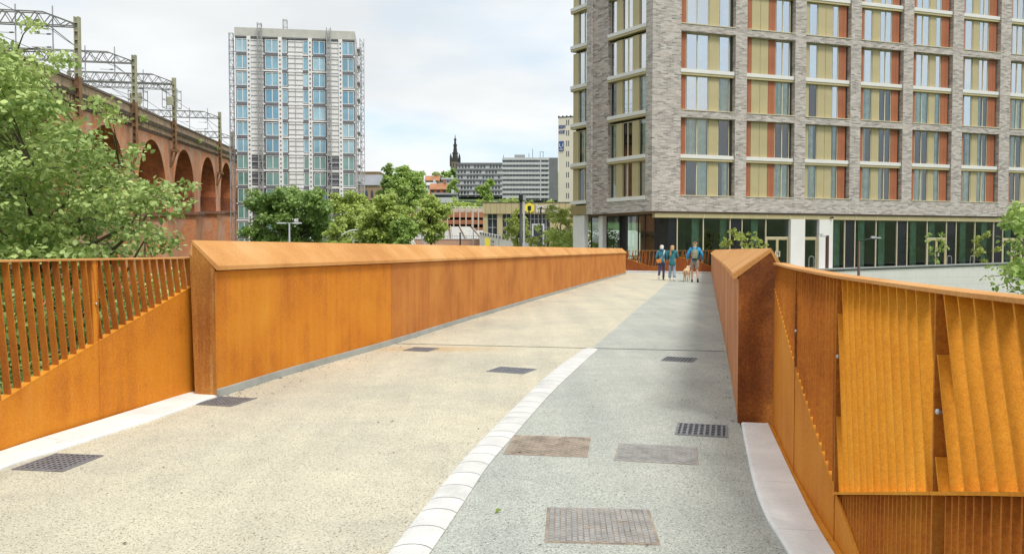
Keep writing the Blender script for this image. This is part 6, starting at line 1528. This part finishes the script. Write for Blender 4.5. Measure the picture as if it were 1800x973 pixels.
for s_, oy in ((-1, .06), (1, -.05)):
    a = da((s_*.085, -.27, .42, .075), 1); b = da((s_*.09, -.22+oy, .30, .042), a); c_ = da((s_*.09, -.33+oy, .17, .026), b); d_ = da((s_*.09, -.30+oy, .03, .024), c_); da((s_*.09, -.25+oy, .02, .024), d_)
    a = da((s_*.08, .25, .38, .058), 2); b = da((s_*.085, .24-oy, .22, .032), a); c_ = da((s_*.085, .25-oy, .035, .024), b); da((s_*.085, .30-oy, .022, .024), c_)
    a = da((s_*.065, .55, .70, .022), 5); da((s_*.085, .56, .64, .02), a)
a = da((0, -.33, .50, .03), 1); b = da((.02, -.42, .40, .022), a); da((.03, -.46, .28, .012), b)
skin('body', dp, de, M['dog'], dg_)
m_ = MB(); m_.ball((0, .785, .655), .018); m_.build('nose', M['eye'], dg_, local=True, smooth=True)
m_ = MB(); rg = [(.083*math.cos(a_), .44+.03*math.sin(a_), .63+.06*math.sin(a_)) for a_ in np.linspace(0, 2*math.pi, 13)]; m_.tube(rg, .012, 5); m_.build('collar', M['lead'], dg_, local=True, smooth=True)
m_ = MB(); col_ = FR[dg_] @ Vector((.04, .42, .68)); mid_ = (col_+hand)/2-Vector((0, 0, .08)); m_.tube([hand, mid_, col_], .009, 5); o = m_.build('dog_lead', M['lead']); o['label'] = 'thin red lead between the man and the dog'; o['category'] = 'lead'

# ================================================================ small litter on the deck
m_ = MB()
for _ in range(520):
    if random.random() < .12: px, py = random.uniform(20, 1250), random.uniform(600, 960)
    else:
        s_ = random.random()**1.5*pL.L*.55; q = pL.at(s_, .06+random.random()**3*.5) if random.random() < .7 else pR.at(s_, -.04-random.random()**3*.4); px = None
    g = G(px, py) if px else Vector((q.x, q.y, 0))
    if g.y < 2: continue
    a = random.uniform(0, 6); l = random.uniform(.004, .02); w_ = l*random.uniform(.15, .6); Rz = Matrix.Translation((g.x, g.y, .004)) @ Matrix.Rotation(a, 4, 'Z')
    m_.add([Rz @ Vector(v) for v in ((-l, 0, 0), (0, -w_, .004), (l, 0, .002), (0, w_, .005))], [(0, 1, 2, 3)])
o = m_.build('litter', M['leafdebris'], kind='stuff'); o['label'] = 'bits of twig and dry leaf scattered on the path'
def leafbit(px, py, l, mt, lb, nm='fallen_leaf'):
    g = G(px, py); m_ = MB(); a = .6; Rz = Matrix.Translation((g.x, g.y, .006)) @ Matrix.Rotation(a, 4, 'Z')
    top_ = [(-l, 0, .0), (-l*.4, -l*.4, .012), (l*.4, -l*.35, .015), (l, 0, .004), (l*.4, l*.35, .02), (-l*.4, l*.4, .018)]; m_.loft([[Rz @ (Vector(v)-Vector((0, 0, .004))) for v in top_], [Rz @ Vector(v) for v in top_]])
    o = m_.build(nm, M[mt]); o['label'] = lb; o['category'] = 'leaf'
leafbit(104, 782, .035, 'palestone', 'pale curled dry leaf on the left kerb strip')
leafbit(876, 901, .022, 'leaf_yellow', 'small green leaf on the grey path left of the large cover')
leafbit(166, 742, .02, 'whitecloth', 'scrap of pale paper at the foot of the left fence joint', 'paper_scrap')
leafbit(30, 787, .03, 'leafdebris', 'dark dry leaf against the left fence foot')
